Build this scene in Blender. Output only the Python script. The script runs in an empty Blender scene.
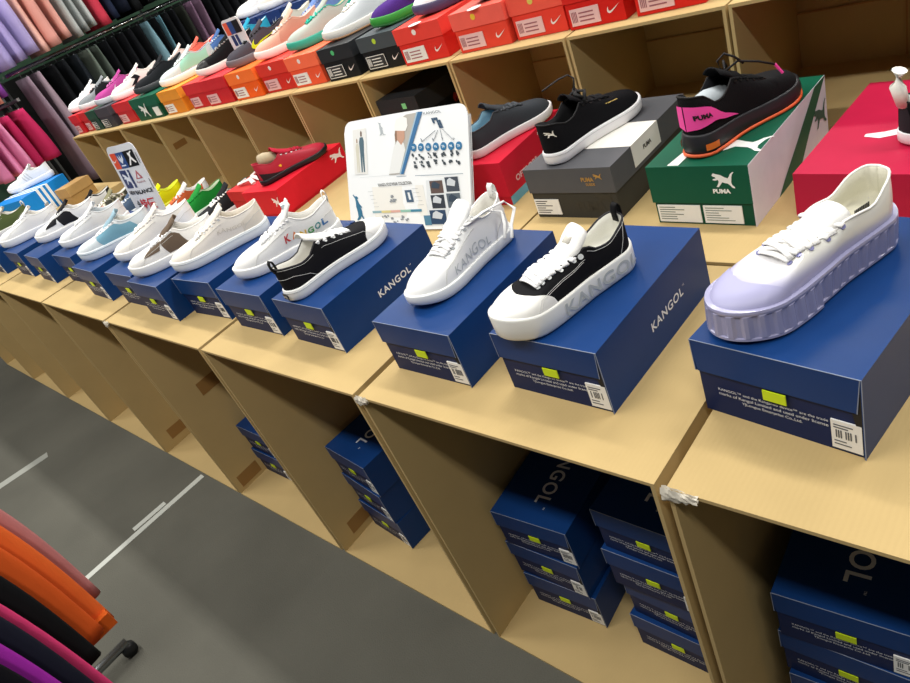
import bpy, bmesh, math, random
import numpy as np
from mathutils import Vector, Matrix
from mathutils.geometry import tessellate_polygon
random.seed(7)
S = bpy.context.scene
COL = S.collection
H0 = 0.797                       # height of the carton tops (front and second row)

# ------------------------------------------------------------------ camera
cd = bpy.data.cameras.new('camera'); cam = bpy.data.objects.new('camera', cd); COL.objects.link(cam)
cd.sensor_width = 36; cd.lens = 689.13 / 910 * 36; cd.clip_start = .02
def _axes(w, p, r):
    f = np.array([math.sin(w)*math.cos(p), math.cos(w)*math.cos(p), -math.sin(p)])
    ri = np.array([math.cos(w), -math.sin(w), 0.]); u = np.cross(ri, f)
    return math.cos(r)*ri + math.sin(r)*u, -math.sin(r)*ri + math.cos(r)*u, f
Rr, Uu, Ff = _axes(-.92796, .55306, -.43112)
M = Matrix(((Rr[0], Uu[0], -Ff[0], .26102), (Rr[1], Uu[1], -Ff[1], -.96116), (Rr[2], Uu[2], -Ff[2], .67151+H0), (0, 0, 0, 1)))
cam.matrix_world = M
S.camera = cam

# ------------------------------------------------------------------ light
w = bpy.data.worlds.new('shop_light'); S.world = w; w.use_nodes = True
w.node_tree.nodes['Background'].inputs[0].default_value = (.90, .97, 1, 1)
w.node_tree.nodes['Background'].inputs[1].default_value = .08
def lamp(x, y, z, sx, sy, e, rz=0., col=(1, .97, .92)):
    l = bpy.data.lights.new('ceiling_tube_light', 'AREA'); l.shape = 'RECTANGLE'; l.size = sx; l.size_y = sy; l.energy = e; l.color = col
    o = bpy.data.objects.new('ceiling_tube_light', l); o.location = (x, y, z); o.rotation_euler = (0, 0, rz); COL.objects.link(o)
for x in (-4.6, -2.8, -1.0, .8):
    for y in (-1.35, .55, 2.3):
        lamp(x, y, 3.0, 1.2, .16, (28.5 if y != -1.35 else 33)*(1.12 if x == -2.8 else 1))
S.view_settings.view_transform = 'Standard'; S.view_settings.look = 'None'
S.view_settings.gamma = 1; S.view_settings.use_curve_mapping = False; S.view_settings.exposure = -.12

# ------------------------------------------------------------------ materials
def lin(h):
    h = h.lstrip('#'); r = []
    for i in (0, 2, 4):
        c = int(h[i:i+2], 16)/255; r.append(c/12.92 if c <= .04045 else ((c+.055)/1.055)**2.4)
    return (*r, 1)
MC = {}
def mat(hexc, rough=.6, kind='plain', metal=0., coat=0.):
    key = (hexc, rough, kind, metal, coat)
    if key in MC: return MC[key]
    m = bpy.data.materials.new(kind + '_' + hexc.strip('#')); m.use_nodes = True
    nt = m.node_tree; N = nt.nodes; Lk = nt.links; b = N['Principled BSDF']
    b.inputs['Base Color'].default_value = lin(hexc); b.inputs['Roughness'].default_value = rough
    b.inputs['Metallic'].default_value = metal
    b.inputs['Specular IOR Level'].default_value = {'box': .15, 'fabric': .12, 'knit': .12, 'cloth': .15, 'card': .2}.get(kind, .45)
    if coat: b.inputs['Coat Weight'].default_value = coat; b.inputs['Coat Roughness'].default_value = .12
    tc = N.new('ShaderNodeTexCoord')
    def noise(scale, detail=3):
        n = N.new('ShaderNodeTexNoise'); n.inputs['Scale'].default_value = scale; n.inputs['Detail'].default_value = detail
        Lk.new(tc.outputs['Object'], n.inputs['Vector']); return n
    def vary(n, lo, hi):
        r = N.new('ShaderNodeMapRange'); r.inputs[3].default_value = lo; r.inputs[4].default_value = hi
        Lk.new(n.outputs['Fac'], r.inputs[0])
        mx = N.new('ShaderNodeMix'); mx.data_type = 'RGBA'; mx.blend_type = 'MULTIPLY'; mx.inputs[0].default_value = 1
        mx.inputs[6].default_value = lin(hexc); Lk.new(r.outputs[0], mx.inputs[7]); Lk.new(mx.outputs[2], b.inputs['Base Color'])
    def bump(src, st, dist):
        bp = N.new('ShaderNodeBump'); bp.inputs['Strength'].default_value = st; bp.inputs['Distance'].default_value = dist
        Lk.new(src, bp.inputs['Height']); Lk.new(bp.outputs[0], b.inputs['Normal'])
    if kind == 'card':
        n = noise(7, 5); vary(n, .88, 1.10)
        wv = N.new('ShaderNodeTexWave'); wv.inputs['Scale'].default_value = 45; wv.inputs['Distortion'].default_value = 1.2; wv.bands_direction = 'X'
        Lk.new(tc.outputs['Object'], wv.inputs['Vector']); bump(wv.outputs['Fac'], .10, .002)
    elif kind == 'fabric':
        n = noise(900, 1); vary(n, .9, 1.08); bump(n.outputs['Fac'], .35, .0008)
    elif kind == 'knit':
        v = N.new('ShaderNodeTexVoronoi'); v.inputs['Scale'].default_value = 260; Lk.new(tc.outputs['Object'], v.inputs['Vector']); bump(v.outputs['Distance'], .5, .001)
    elif kind == 'carpet':
        n = noise(1.7, 7); vary(n, .50, 1.45); n2 = noise(260, 2); bump(n2.outputs['Fac'], .6, .003)
    elif kind == 'cloth':
        n = noise(5, 3); bump(n.outputs['Fac'], .5, .02)
    elif kind == 'paper':
        n = noise(12, 2); vary(n, .96, 1.02)
    elif kind == 'box':
        n = noise(30, 3); vary(n, .93, 1.06)
    elif kind == 'camo':
        n = noise(38, 2); r = N.new('ShaderNodeValToRGB'); r.color_ramp.interpolation = 'CONSTANT'
        e = r.color_ramp.elements; e[0].color = lin('#3b3a30'); e[1].position = .44; e[1].color = lin('#8d8a6c')
        q = e.new(.52); q.color = lin('#e2dccb'); q = e.new(.60); q.color = lin('#c98a78'); q = e.new(.66); q.color = lin('#4b4a3b')
        Lk.new(n.outputs['Fac'], r.inputs[0]); Lk.new(r.outputs[0], b.inputs['Base Color'])
    elif kind == 'dip':      # lavender rubber dip that fades up into the white canvas: the shoe's own colour
        sx = N.new('ShaderNodeSeparateXYZ'); Lk.new(tc.outputs['Object'], sx.inputs[0])
        n = noise(35, 2); 
        ma = N.new('ShaderNodeMath'); ma.operation = 'MULTIPLY_ADD'; Lk.new(sx.outputs[0], ma.inputs[0]); ma.inputs[1].default_value = -.075; Lk.new(sx.outputs[2], ma.inputs[2])
        mr = N.new('ShaderNodeMapRange'); mr.inputs[1].default_value = .037; mr.inputs[2].default_value = .057; mr.interpolation_type = 'SMOOTHSTEP'
        Lk.new(ma.outputs[0], mr.inputs[0])
        mx = N.new('ShaderNodeMix'); mx.data_type = 'RGBA'; mx.inputs[6].default_value = lin('#a9a8cc'); mx.inputs[7].default_value = lin(hexc)
        Lk.new(mr.outputs[0], mx.inputs[0]); Lk.new(mx.outputs[2], b.inputs['Base Color'])
    MC[key] = m
    return m
CARD = mat('#c3a975', .75, 'card'); CARDD = mat('#b28c5c', .8, 'card'); TAPE = mat('#96703f', .35); TEAR = mat('#d9d2c2', .8)
NAVY = mat('#143a73', .34, 'box'); NAVYD = mat('#172650', .45, 'box'); DARK = mat('#0c0f18', .6)
WHITEP = mat('#f1f1ee', .55, 'paper'); INK = mat('#1a1a1e', .6); LIME = mat('#cfe81c', .5); PRW = mat('#e6eaf2', .5)
CHROME = mat('#c9ccd0', .22, 'plain', 1.)

# ------------------------------------------------------------------ mesh helpers
class MB:
    def __init__(s): s.v = []; s.f = []; s.m = []
    def add(s, vs, fs, mi=0):
        o = len(s.v); s.v += [tuple(p) for p in vs]; s.f += [tuple(i+o for i in f) for f in fs]; s.m += [mi]*len(fs); return s
    def box(s, a, b, mi=0):
        x0, y0, z0 = a; x1, y1, z1 = b
        return s.add([(x0,y0,z0),(x1,y0,z0),(x1,y1,z0),(x0,y1,z0),(x0,y0,z1),(x1,y0,z1),(x1,y1,z1),(x0,y1,z1)],
              [(0,3,2,1),(4,5,6,7),(0,1,5,4),(1,2,6,5),(2,3,7,6),(3,0,4,7)], mi)
    def slab(s, poly, n, t, mi=0):      # poly: list of 3D points, thickness t along n
        n = Vector(n)*t; k = len(poly); a = [Vector(p) for p in poly]; b = [p+n for p in a]
        fs = [tuple(range(k))[::-1], tuple(range(k, 2*k))] + [(i, (i+1) % k, (i+1) % k+k, i+k) for i in range(k)]
        return s.add(a+b, fs, mi)
    def grid(s, P, closed=False, mi=0):  # P[i][j] rows x cols; closed along cols
        o = []; nr = len(P); nc = len(P[0])
        for r in P: o += r
        fs = [(i*nc+j, i*nc+(j+1) % nc, (i+1)*nc+(j+1) % nc, (i+1)*nc+j) for i in range(nr-1) for j in range(nc if closed else nc-1)]
        return s.add(o, fs, mi)
    def tube(s, pts, r, n=6, closed=False, flat=None, mi=0):
        pts = [Vector(p) for p in pts]; k = len(pts); P = []
        up0 = Vector((0, 0, 1))
        for i, p in enumerate(pts):
            a = pts[(i-1) % k] if (closed or i) else p; b = pts[(i+1) % k] if (closed or i < k-1) else p
            t = (b-a).normalized(); sd = t.cross(up0)
            if sd.length < .05: sd = Vector((1, 0, 0)) if i == 0 or not P else last
            sd = sd.normalized(); last = sd; up = sd.cross(t)
            rr = r[i] if isinstance(r, (list, tuple)) else r
            h = rr*(flat if flat else 1)
            P.append([p + sd*(rr*math.cos(2*math.pi*j/n)) + up*(h*math.sin(2*math.pi*j/n)) for j in range(n)])
        if closed: P.append(P[0])
        s.grid(P, True, mi)
        if not closed:
            o = len(s.v); s.v += [tuple(pts[0]), tuple(pts[-1])]; st = o-len(P)*n
            for j in range(n):
                s.f.append((o, st+(j+1) % n, st+j)); s.m.append(mi)
                e = st+(len(P)-1)*n; s.f.append((o+1, e+j, e+(j+1) % n)); s.m.append(mi)
        return s
    def disc(s, c, ax, r, t=.001, n=14, mi=0):
        ax = Vector(ax).normalized(); u = ax.orthogonal().normalized(); v = ax.cross(u); c = Vector(c)
        return s.slab([c+u*(r*math.cos(2*math.pi*i/n))+v*(r*math.sin(2*math.pi*i/n)) for i in range(n)], ax, t, mi)
    def build(s, name, mats, parent=None, smooth=False, solid=0., weld=False, bevel=0.):
        me = bpy.data.meshes.new(name); me.from_pydata(s.v, [], s.f)
        if not isinstance(mats, (list, tuple)): mats = [mats]
        for m in mats: me.materials.append(m)
        for p, mi in zip(me.polygons, s.m): p.material_index = mi
        if weld:
            bm = bmesh.new(); bm.from_mesh(me); bmesh.ops.remove_doubles(bm, verts=bm.verts, dist=1e-5); bmesh.ops.recalc_face_normals(bm, faces=bm.faces); bm.to_mesh(me); bm.free()
        if smooth:
            for p in me.polygons: p.use_smooth = True
        me.update()
        o = bpy.data.objects.new(name, me); COL.objects.link(o)
        if parent: o.parent = parent
        if solid:
            md = o.modifiers.new('thick', 'SOLIDIFY'); md.thickness = solid; md.offset = 1
        if bevel:
            md = o.modifiers.new('edge', 'BEVEL'); md.width = bevel; md.segments = 2; md.limit_method = 'ANGLE'
        return o
def thing(name, label, cat, loc=(0,0,0), rz=0., group=None, rx=0., ry=0.):
    o = bpy.data.objects.new(name, None); COL.objects.link(o); o.empty_display_size = .05
    o.location = loc; o.rotation_euler = (rx, ry, rz); o['label'] = label; o['category'] = cat
    if group: o['group'] = group
    return o
def tag(o, label, cat, group=None):
    o['label'] = label; o['category'] = cat
    if group: o['group'] = group
    return o
def struct(o): o['kind'] = 'structure'; return o

TXT = {}
def text(s, bold=.0, spacing=1.0):     # flat text mesh: (verts normalised so that width=1 starts at 0, height ratio), faces
    k = (s, bold, spacing)
    if k in TXT: return TXT[k]
    c = bpy.data.curves.new('lettering', 'FONT'); c.body = s; c.offset = bold; c.space_character = spacing; c.resolution_u = 4; c.align_x = 'CENTER'
    o = bpy.data.objects.new('lettering', c); COL.objects.link(o)
    bpy.context.view_layer.update()
    me = o.evaluated_get(bpy.context.evaluated_depsgraph_get()).to_mesh()
    bm = bmesh.new(); bm.from_mesh(me); bmesh.ops.triangulate(bm, faces=bm.faces)
    vs = [(v.co.x, v.co.y) for v in bm.verts]; fs = [tuple(v.index for v in f.verts) for f in bm.faces]
    bm.free(); o.to_mesh_clear(); bpy.data.objects.remove(o); bpy.data.curves.remove(c)
    x0 = min(v[0] for v in vs); x1 = max(v[0] for v in vs); y0 = min(v[1] for v in vs); y1 = max(v[1] for v in vs)
    W = x1-x0; cx = (x0+x1)/2; cy = (y0+y1)/2
    TXT[k] = ([((x-cx)/W, (y-cy)/(y1-y0)) for x, y in vs], fs, (y1-y0)/W)
    return TXT[k]
def letters(mb, s, fn, width, height=None, bold=.0, spacing=1.0, mi=0):   # fn(a,b)->3D, a,b metres from the centre
    vs, fs, r = text(s, bold, spacing); h = height if height else width*r
    mb.add([fn(x*width, y*h) for x, y in vs], fs, mi); return mb
def flat(o, u, v, n=None, off=.0006):
    o = Vector(o); u = Vector(u).normalized(); v = Vector(v).normalized(); nn = u.cross(v)*off
    return lambda a, b: o+u*a+v*b+nn
def poly2(mb, pts, fn, mi=0, sub=0):   # 2D polygon -> tessellated and mapped (optionally cut finer first)
    bm = bmesh.new(); vv = [bm.verts.new((x, y, 0)) for x, y in pts]
    for t in tessellate_polygon([[Vector((x, y, 0)) for x, y in pts]]):
        try: bm.faces.new([vv[i] for i in t])
        except ValueError: pass
    if sub: bmesh.ops.subdivide_edges(bm, edges=bm.edges[:], cuts=sub, use_grid_fill=True); bmesh.ops.triangulate(bm, faces=bm.faces)
    bm.verts.index_update()
    mb.add([fn(v.co.x, v.co.y) for v in bm.verts], [tuple(v.index for v in f.verts) for f in bm.faces], mi); bm.free(); return mb
CAT = [(-.50,.30),(-.42,.42),(-.30,.37),(-.10,.31),(.08,.18),(.20,.12),(.27,.22),(.33,.36),(.46,.48),(.50,.44),(.42,.34),(.38,.20),(.36,.04),(.34,-.10),(.37,-.26),(.47,-.38),(.47,-.46),(.36,-.42),(.27,-.28),(.18,-.18),(.04,-.14),(-.06,-.10),(-.14,-.22),(-.25,-.38),(-.35,-.36),(-.27,-.22),(-.22,-.06),(-.24,.04),(-.36,.0),(-.48,.02),(-.47,.09),(-.34,.12),(-.36,.20),(-.44,.22)]
SWOOSH = [(.50,.28),(.10,.02),(-.10,-.10),(-.25,-.17),(-.38,-.18),(-.47,-.12),(-.50,-.02),(-.46,.09),(-.37,.21),(-.39,.08),(-.38,.0),(-.34,-.05),(-.26,-.06),(-.12,-.02)]

# ------------------------------------------------------------------ the setting
mb = MB(); mb.box((-9, -4, -.05), (3, 7, 0)); struct(mb.build('floor', mat('#605f56', .95, 'carpet')))
mb = MB(); mb.box((-9, 6.5, 0), (3, 6.6, 3.2)); struct(mb.build('wall_back', mat('#2f4a3c', .8)))
mb = MB(); mb.box((-5.62, .2, 0), (-5.55, 6.5, 3.2)); struct(mb.build('wall_left', mat('#35553f', .8)))
def strip(x0, y0, x1, y1, wd, name, label):
    d = Vector((x1-x0, y1-y0, 0)).normalized(); n = Vector((-d.y, d.x, 0))*wd/2
    a = Vector((x0, y0, .0002)); b = Vector((x1, y1, .0002))
    m = MB(); m.slab([a-n, b-n, b+n, a+n], (0, 0, 1), .0012); return m
m = strip(-2.235, -1.05, -2.213, -.50, .028, '', ''); m.v += []
m2 = strip(-2.262, -.80, -2.253, -.66, .026, '', ''); m.add(m2.v, m2.f)
tag(m.build('floor_tape', mat('#c9ccc4', .35)), 'pale silver tape strip on grey carpet running from the orange jacket to the cartons', 'tape')
m = strip(-3.42, -1.10, -3.345, -.775, .055, '', '')
tag(m.build('floor_tape', mat('#a8aaa2', .45)), 'short pale tape strip on the carpet at the left edge, away from the clothes', 'tape')

# ------------------------------------------------------------------ cartons
def carton(name, label, x0, x1, y0, y1, z0, z1, group, t=.006, tears=(), tapes=(), open_front=True, seam=None, mc=CARD, flap=True):
    e = thing(name, label, 'carton', ((x0+x1)/2, y0, z0), 0, group)
    w = (x1-x0)/2; d = y1-y0; h = z1-z0; m = MB()
    m.box((-w, 0, 0), (w, d, t)); m.box((-w, 0, h-t), (w, d, h))
    m.box((-w, 0, t), (-w+t, d, h-t)); m.box((w-t, 0, t), (w, d, h-t)); m.box((-w+t, d-t, t), (w-t, d, h-t))
    m.build('body', mc, e)
    if flap:   # closing flaps seen inside on the rear panel
        f = MB(); zz = seam if seam else h*.48
        f.box((-w+t+.001, d-t-.004, t), (w-t-.001, d-t, zz)); f.build('back_flap', mc, e)
        if seam:
            f = MB(); f.box((-.012+w*.25, d-t-.0056, t), (-.008+w*.25, d-t-.004, zz)); f.box((-w+t+.002, d-t-.0056, zz-.003), (w-t-.002, d-t-.004, zz)); f.build('flap_edge', CARDD, e)
    for (sx, sy, sz, a, b) in tapes:   # brown tape patches on the inner side walls: side, depth, height, size
        f = MB(); xx = (-w+t) if sx < 0 else (w-t-.0008); f.box((xx, sy, sz), (xx+.0008, sy+a, sz+b)); f.build('tape', TAPE, e)
    for (sx, r) in tears:              # torn, whitened corner
        f = MB(); rnd = random.Random(int((x0+9)*100)); pts = []
        nx = 9
        for i in range(nx+1):
            q = i/nx*(r+.012); row = []
            for j in range(5):
                row.append((sx*w-sx*(q-.006), -.0035+rnd.uniform(-.0015, .0015) if j in (0, 4) else -.005+rnd.uniform(-.002, .001), h+.0015-j*.006*(1-.5*i/nx)+rnd.uniform(-.0015, .0015)))
            pts.append(row)
        f.grid(pts); f.grid([[(p[0], p[1]+.004, p[2]) for p in r_] for r_ in pts])
        f.build('torn_corner', TEAR, e)
    return e
FX = [-4.995, -4.395, -3.785, -3.178, -2.547, -1.936, -1.316, -.709, -.107, .49]
flab = ['open brown carton at the far left end of the front row', 'open brown carton second from the far left end, under a green shoe', 'open brown carton under the plain white shoe at the left edge',
  'empty open brown carton under the white shoe with black panels', 'empty open brown carton under the light blue shoe', 'open brown carton with one low blue box showing, under the brown and white shoe',
  'open brown carton holding a three-box stack, under the rainbow lettered shoe', 'open brown carton holding two blue box stacks, under the black shoe with white laces', 'open brown carton at the right with torn corner, under the lavender soled shoe']
for i in range(9):
    tp = {5: [(-1, .10, .40, .10, .05), (-1, .02, .02, .09, .05)], 4: [(-1, .05, .04, .12, .05)], 3: [(-1, .1, .04, .1, .05)], 6: [(-1, .05, .03, .1, .05)]}.get(i, [])
    carton('cardboard_carton', flab[i], FX[i]+.004, FX[i+1]-.012, -.490, -.022, 0, H0, 'open cartons of the front row',
           tears={7: [(-1, .02)], 8: [(-1, .035)], 5: [(-1, .02)], 4: []}.get(i, ()), tapes=tp)
LOW = .10
SX = [-4.98, -4.4, -3.82, -3.24, -2.66, -2.115, -1.34, -.72, -.10, .52]
sl = ['carton of the second row under the white striped trainer at far left', 'carton of the second row beside the blue three-stripe box', 'carton of the second row under the camouflage shoe', 'carton of the second row under the leaning price card',
   'carton of the second row under the green shoe', 'carton of the second row in front of the red racing shoe box', 'carton of the second row under the propped leaflet', 'carton of the second row under the charcoal shoe box', 'carton of the second row under the white and green shoe box', ]
for i in range(9):
    carton('display_carton', sl[i], SX[i]+.003, SX[i+1]-.004, -.012, .455, 0, H0-(LOW if i in (2, 3, 4) else 0), 'second row cartons', flap=False)
# the tall row stands further back
def BX(x): return .261+(x-.261)*1.083
def BY(y): return -.961+(y+.961)*1.083
TX = [-3.819, -3.524, -3.183, -2.831, -2.487, -2.126, -1.758, -1.4006, -1.0345, -.677, -.3206, .036, .39]
tn = ['leftmost narrow compartment of the tall back row, beside the mauve trousers', 'empty compartment second from the left end of the tall back row', 'empty compartment behind the top of the leaning price card', 'empty compartment right of the leaning price card, under a green box',
 'empty compartment with a tape patch, under the yellow-orange shoe box', 'compartment holding a red box with white tissue, left of the red racing shoe', 'empty compartment behind the red racing shoe', 'empty compartment behind the left half of the leaflet', 'compartment holding the black shoe box', 'empty compartment behind the upturned black lace', 'empty compartment behind the black shoe on the charcoal box', 'wide empty compartment behind the white and green shoe box, right of the upper row', 'empty compartment at the right edge']
TX = [BX(x) for x in TX]; TALL = .278
for i in range(12):
    tp = {3: [(-1, .03, .22, .07, .03)]}.get(i, [])
    carton('compartment_carton', tn[i], TX[i]+.002, TX[i+1]-.004, .470, .815, H0+.0005-(LOW if i < 5 else 0), H0+TALL, 'open compartments of the tall back row', t=.007, tapes=tp, seam=.135+(LOW if i < 5 else 0))
for a, b, z_ in ((0, 2, LOW), (2, 5, LOW), (5, 7, 0), (7, 9, 0), (9, 12, 0)):
    carton('base_carton', {0: 'lower carton under the left end of the tall back row', 2: 'lower carton under the tall row behind the price card', 5: 'lower carton under the tall row behind the racing shoe', 7: 'lower carton under the tall row behind the leaflet', 9: 'lower carton under the right end of the tall back row'}[a], TX[a]+.002, TX[b]-.004, .470, .815, 0, H0-z_-.0002, 'lower cartons of the tall row', flap=False)

# ------------------------------------------------------------------ shoe boxes
def kangol_box(x, y, yaw, label, L=.31, W=.193, h=.1135, z=H0, group='navy boxes on the front cartons', side_text=True, top_text=False, tilt=0., z1=None, small=True, sticker=True, tag2=False):
    e = thing('shoe_box', label, 'shoe box', (x, y, z+.0003), yaw, group)
    m = MB(); m.box((-W+.003, .003, 0), (-.0015, L-.003, h-.002)); m.build('body', NAVYD, e)
    # lid: hinged on the right long side, so that side is one full sheet; flaps hang on the front, the left and the back
    f = h*.42; m = MB()
    m.box((-W, 0, h-.0022), (0, L, h)); m.box((-W, 0, h-f), (-W+.0016, L, h-.002)); m.box((-.0016, 0, 0), (0, L, h-.002))
    m.slab([(-W, 0, h-.002), (-.001, 0, h-.002), (-.006, 0, h-f), (-W+.003, 0, h-f)], (0, 1, 0), .0016)
    m.slab([(-W, L-.0016, h-.002), (-.001, L-.0016, h-.002), (-.006, L-.0016, h-f), (-W+.003, L-.0016, h-f)], (0, 1, 0), .0016)
    m.build('lid', NAVY, e)
    m = MB()                                     # bare paper edges and the dark gap of the corner
    m.box((-W, -.0004, h-.0006), (0, .0004, h+.0003)); m.box((-.0004, -.0006, 0), (.0004, .0002, h)); m.box((-W-.0003, -.0004, h-f), (-W+.0006, .0002, h))
    m.slab([(-.0068, -.0005, h-f), (-.0058, -.0005, h-f), (-.0012, -.0005, h), (-.0020, -.0005, h)], (0, 1, 0), .0006)
    m.build('paper_edge', mat('#8d97ad', .7), e)
    m = MB(); m.slab([(-.0012, .0008, h-.003), (-.0012, .0008, .006), (-.012, .0008, h-f-.002), (-.006, .0008, h-f)], (0, 1, 0), .0008); m.build('corner_gap', DARK, e)
    if sticker:
        m = MB(); m.box((-W*.56, -.0012, h*.43), (-W*.42, .0002, h*.56)); m.build('sticker', LIME, e)
    m = MB(); m.box((-.036, .0006, .006), (-.003, .0026, .050)); lb = m.build('size_label', WHITEP, e)
    m = MB(); rnd = random.Random(int(abs(x)*1000))
    for k in range(9):
        if rnd.random() < .8: m.box((-.031+k*.0026, .0001, .024), (-.0297+k*.0026, .0006, .036))
    for zz, a in ((.043, .8), (.039, .6), (.018, .5), (.013, .7)): m.box((-.033, .0001, zz), (-.033+.026*a, .0006, zz+.0012))
    m.build('barcode', mat('#55585e', .6), lb)
    m = MB()
    if small:
        for k, (s, wd) in enumerate((('KANGOL\u2122 and the Kangaroo device\u2122 are the trade', .135), ('marks of Kangol Limited and used under license', .135), ('YJLongue Enterprise Co.,Ltd.', .075))):
            letters(m, s, flat((-W*.53, .0022, h*.37-.0074*k), (1, 0, 0), (0, 0, 1)), wd, bold=.0)
        m.build('small_print', PRW, e)
    if side_text:
        m = MB(); letters(m, 'KANGOL', flat((0, L*.58, h*.47), (0, 1, 0), (0, 0, 1)), .098, .0155, bold=.02, spacing=1.15)
        letters(m, '\u2122', flat((0, L*.58+.053, h*.47+.007), (0, 1, 0), (0, 0, 1)), .005)
        m.build('lettering', PRW, e)
    if top_text:
        m = MB(); letters(m, 'KANGOL', flat((-W*.47, .155, h), (0, -1, 0), (1, 0, 0)), .20, .035, bold=.02, spacing=1.15)
        letters(m, '\u2122', flat((-W*.47+.014, .045, h), (0, -1, 0), (1, 0, 0)), .007)
        m.build('lettering', PRW, e)
    return e
KB = [(.085,-.377,-.14,.31,.201,.120,'large navy shoe box under the white shoe with lavender ribbed sole'),
 (-.226,-.394,-.031,.312,.191,.112,'navy shoe box under the black canvas shoe with fat white laces'),
 (-.488,-.408,-.016,.308,.191,.111,'navy shoe box under the all-white leather shoe'),
 (-.84,-.397,-.029,.308,.185,.112,'navy shoe box under the black shoe that points its toe away'),
 (-1.079,-.390,-.002,.31,.196,.112,'navy shoe box under the white shoe with rainbow letters'),
 (-1.335,-.375,.03,.31,.193,.1135,'navy shoe box under the cream canvas shoe'),
 (-1.547,-.421,-.01,.31,.193,.1135,'navy shoe box under the white shoe with a brown panel'),
 (-1.763,-.398,0,.31,.193,.1135,'navy shoe box under the cream shoe with white lining'),
 (-2.05,-.406,-.035,.31,.193,.1135,'navy shoe box under the light blue shoe'),
 (-2.38,-.355,0,.31,.193,.1135,'navy shoe box under the pale grey canvas shoe'),
 (-2.654,-.385,-.031,.31,.193,.1135,'navy shoe box under the white shoe with black panels'),
 (-2.952,-.377,0,.31,.193,.1135,'navy shoe box under the plain white shoe near the left edge'),
 (-3.30,-.395,0,.31,.193,.1135,'navy shoe box at the left edge under the olive shoe'),
 (-3.62,-.395,0,.31,.193,.1135,'navy shoe box at the far left behind the olive shoe'),]
for i, (x, y, yw, L, W, h, lb) in enumerate(KB):
    kangol_box(x, y, yw, lb, L, W, h)
FLZ = .0065
hh = .1135
def stack(x, y, yaws, n, names, group, dx=None):
    for k in range(n):
        kangol_box(x+(dx[k] if dx else 0), y+(dx[k]*.5 if dx else 0), yaws[k], names[k], z=FLZ+k*(hh+.0006), group=group, side_text=False, top_text=(k == n-1), small=True)
stack(-.481, -.357, [.06, .03, .065], 3, ['bottom navy box of the left stack inside the two-stack carton', 'middle navy box of the left stack inside the two-stack carton', 'top navy box with large letters on the left stack in the two-stack carton'], 'left stack in the two-stack carton', [.004, -.006, 0])
stack(-.200, -.352, [.0, -.03, .01, -.01], 4, ['bottom navy box of the right stack in the two-stack carton', 'second navy box from the floor in the right stack of the two-stack carton', 'third navy box from the floor in the right stack of the two-stack carton', 'top navy box of the right stack in the two-stack carton'], 'right stack in the two-stack carton', [.0, .006, -.004, 0])
stack(-1.100, -.392, [-.09, -.12, -.1], 3, ['bottom navy box of the stack left of the two-stack carton', 'middle navy box of the stack left of the two-stack carton', 'top navy box of the stack left of the two-stack carton'], 'stack in the single-stack carton', [.0, -.004, .002])
stack(.139, -.372, [.04, .07, .02, .062], 4, ['bottom navy box of the stack in the rightmost carton', 'second navy box from the floor in the rightmost carton', 'third navy box from the floor in the rightmost carton', 'top navy box with large pale letters in the rightmost carton'], 'stack in the rightmost carton', [.0, .005, -.003, 0])
stack(-1.729, -.368, [.0, -.012], 2, ['lower navy box half hidden in the carton under the brown and white shoe', 'upper navy box half hidden in the carton under the brown and white shoe'], 'low stack in the carton under the brown and white shoe', [.0, .003])

def retail_box(x, y, yaw, label, L, W, h, body, lid, z=H0, flap=.45, name='shoe_box', group=None, rough=.45):
    """box with a lift-off lid; origin at the front bottom right corner; returns the Empty"""
    e = thing(name, label, 'shoe box', (x, y, z+.0003), yaw, group)
    m = MB(); m.box((-W+.003, .003, 0), (-.003, L-.003, h-.003)); m.build('body', mat(body, rough, 'box'), e)
    f = h*flap; t = .0025; m = MB()
    m.box((-W, 0, h-t), (0, L, h)); m.box((-W, 0, h-f), (-W+t, L, h-t)); m.box((-t, 0, h-f), (0, L, h-t)); m.box((-W+t, 0, h-f), (-t, t, h-t)); m.box((-W+t, L-t, h-f), (-t, L, h-t))
    m.build('lid', mat(lid, rough, 'box'), e)
    return e
def part_box(e, name, a, b, c): m = MB(); m.box(a, b); return m.build(name, mat(c, .5) if isinstance(c, str) else c, e)
def logo(e, name, pts, fn, c, sub=0): m = MB(); poly2(m, pts, fn, sub=sub); return m.build(name, mat(c, .5) if isinstance(c, str) else c, e)
def words(e, s, fn, wd, ht, c, bold=.02, name='lettering'): m = MB(); letters(m, s, fn, wd, ht, bold=bold); return m.build(name, mat(c, .5), e)
def sc(fn, k, ky=None): return lambda a, b: fn(a*k, b*(ky or k))

# charcoal box
e = retail_box(-.486, .121, -.014, 'charcoal grey shoe box with white band under the black suede shoe', .329, .220, .118, '#3b3a36', '#55565a', flap=.48)
part_box(e, 'size_label', (-.216, .0012, .008), (-.150, .0032, .045), WHITEP)
m = MB()
for k in range(6): m.box((-.212, .0006, .040-k*.0055), (-.212+random.uniform(.02, .055), .0012, .0415-k*.0055))
m.build('label_print', INK, e)
f = flat((-.045, 0, .092), (1, 0, 0), (0, 0, 1), off=.0008)
words(e, 'PUMA', flat((-.060, 0, .092), (1, 0, 0), (0, 0, 1), off=.0008), .030, .010, '#b58a45', .03)
logo(e, 'cat_logo', CAT, sc(flat((-.034, 0, .098), (1, 0, 0), (0, 0, 1), off=.0008), .020, .014), '#b58a45')
words(e, 'SUEDE', flat((-.055, 0, .081), (1, 0, 0), (0, 0, 1), off=.0008), .022, .006, '#b58a45', .02)
words(e, 'PUMA', flat((-.07, .003, .028), (1, 0, 0), (0, 0, 1), off=.0006), .070, .022, '#2c2b28', .04)
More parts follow.
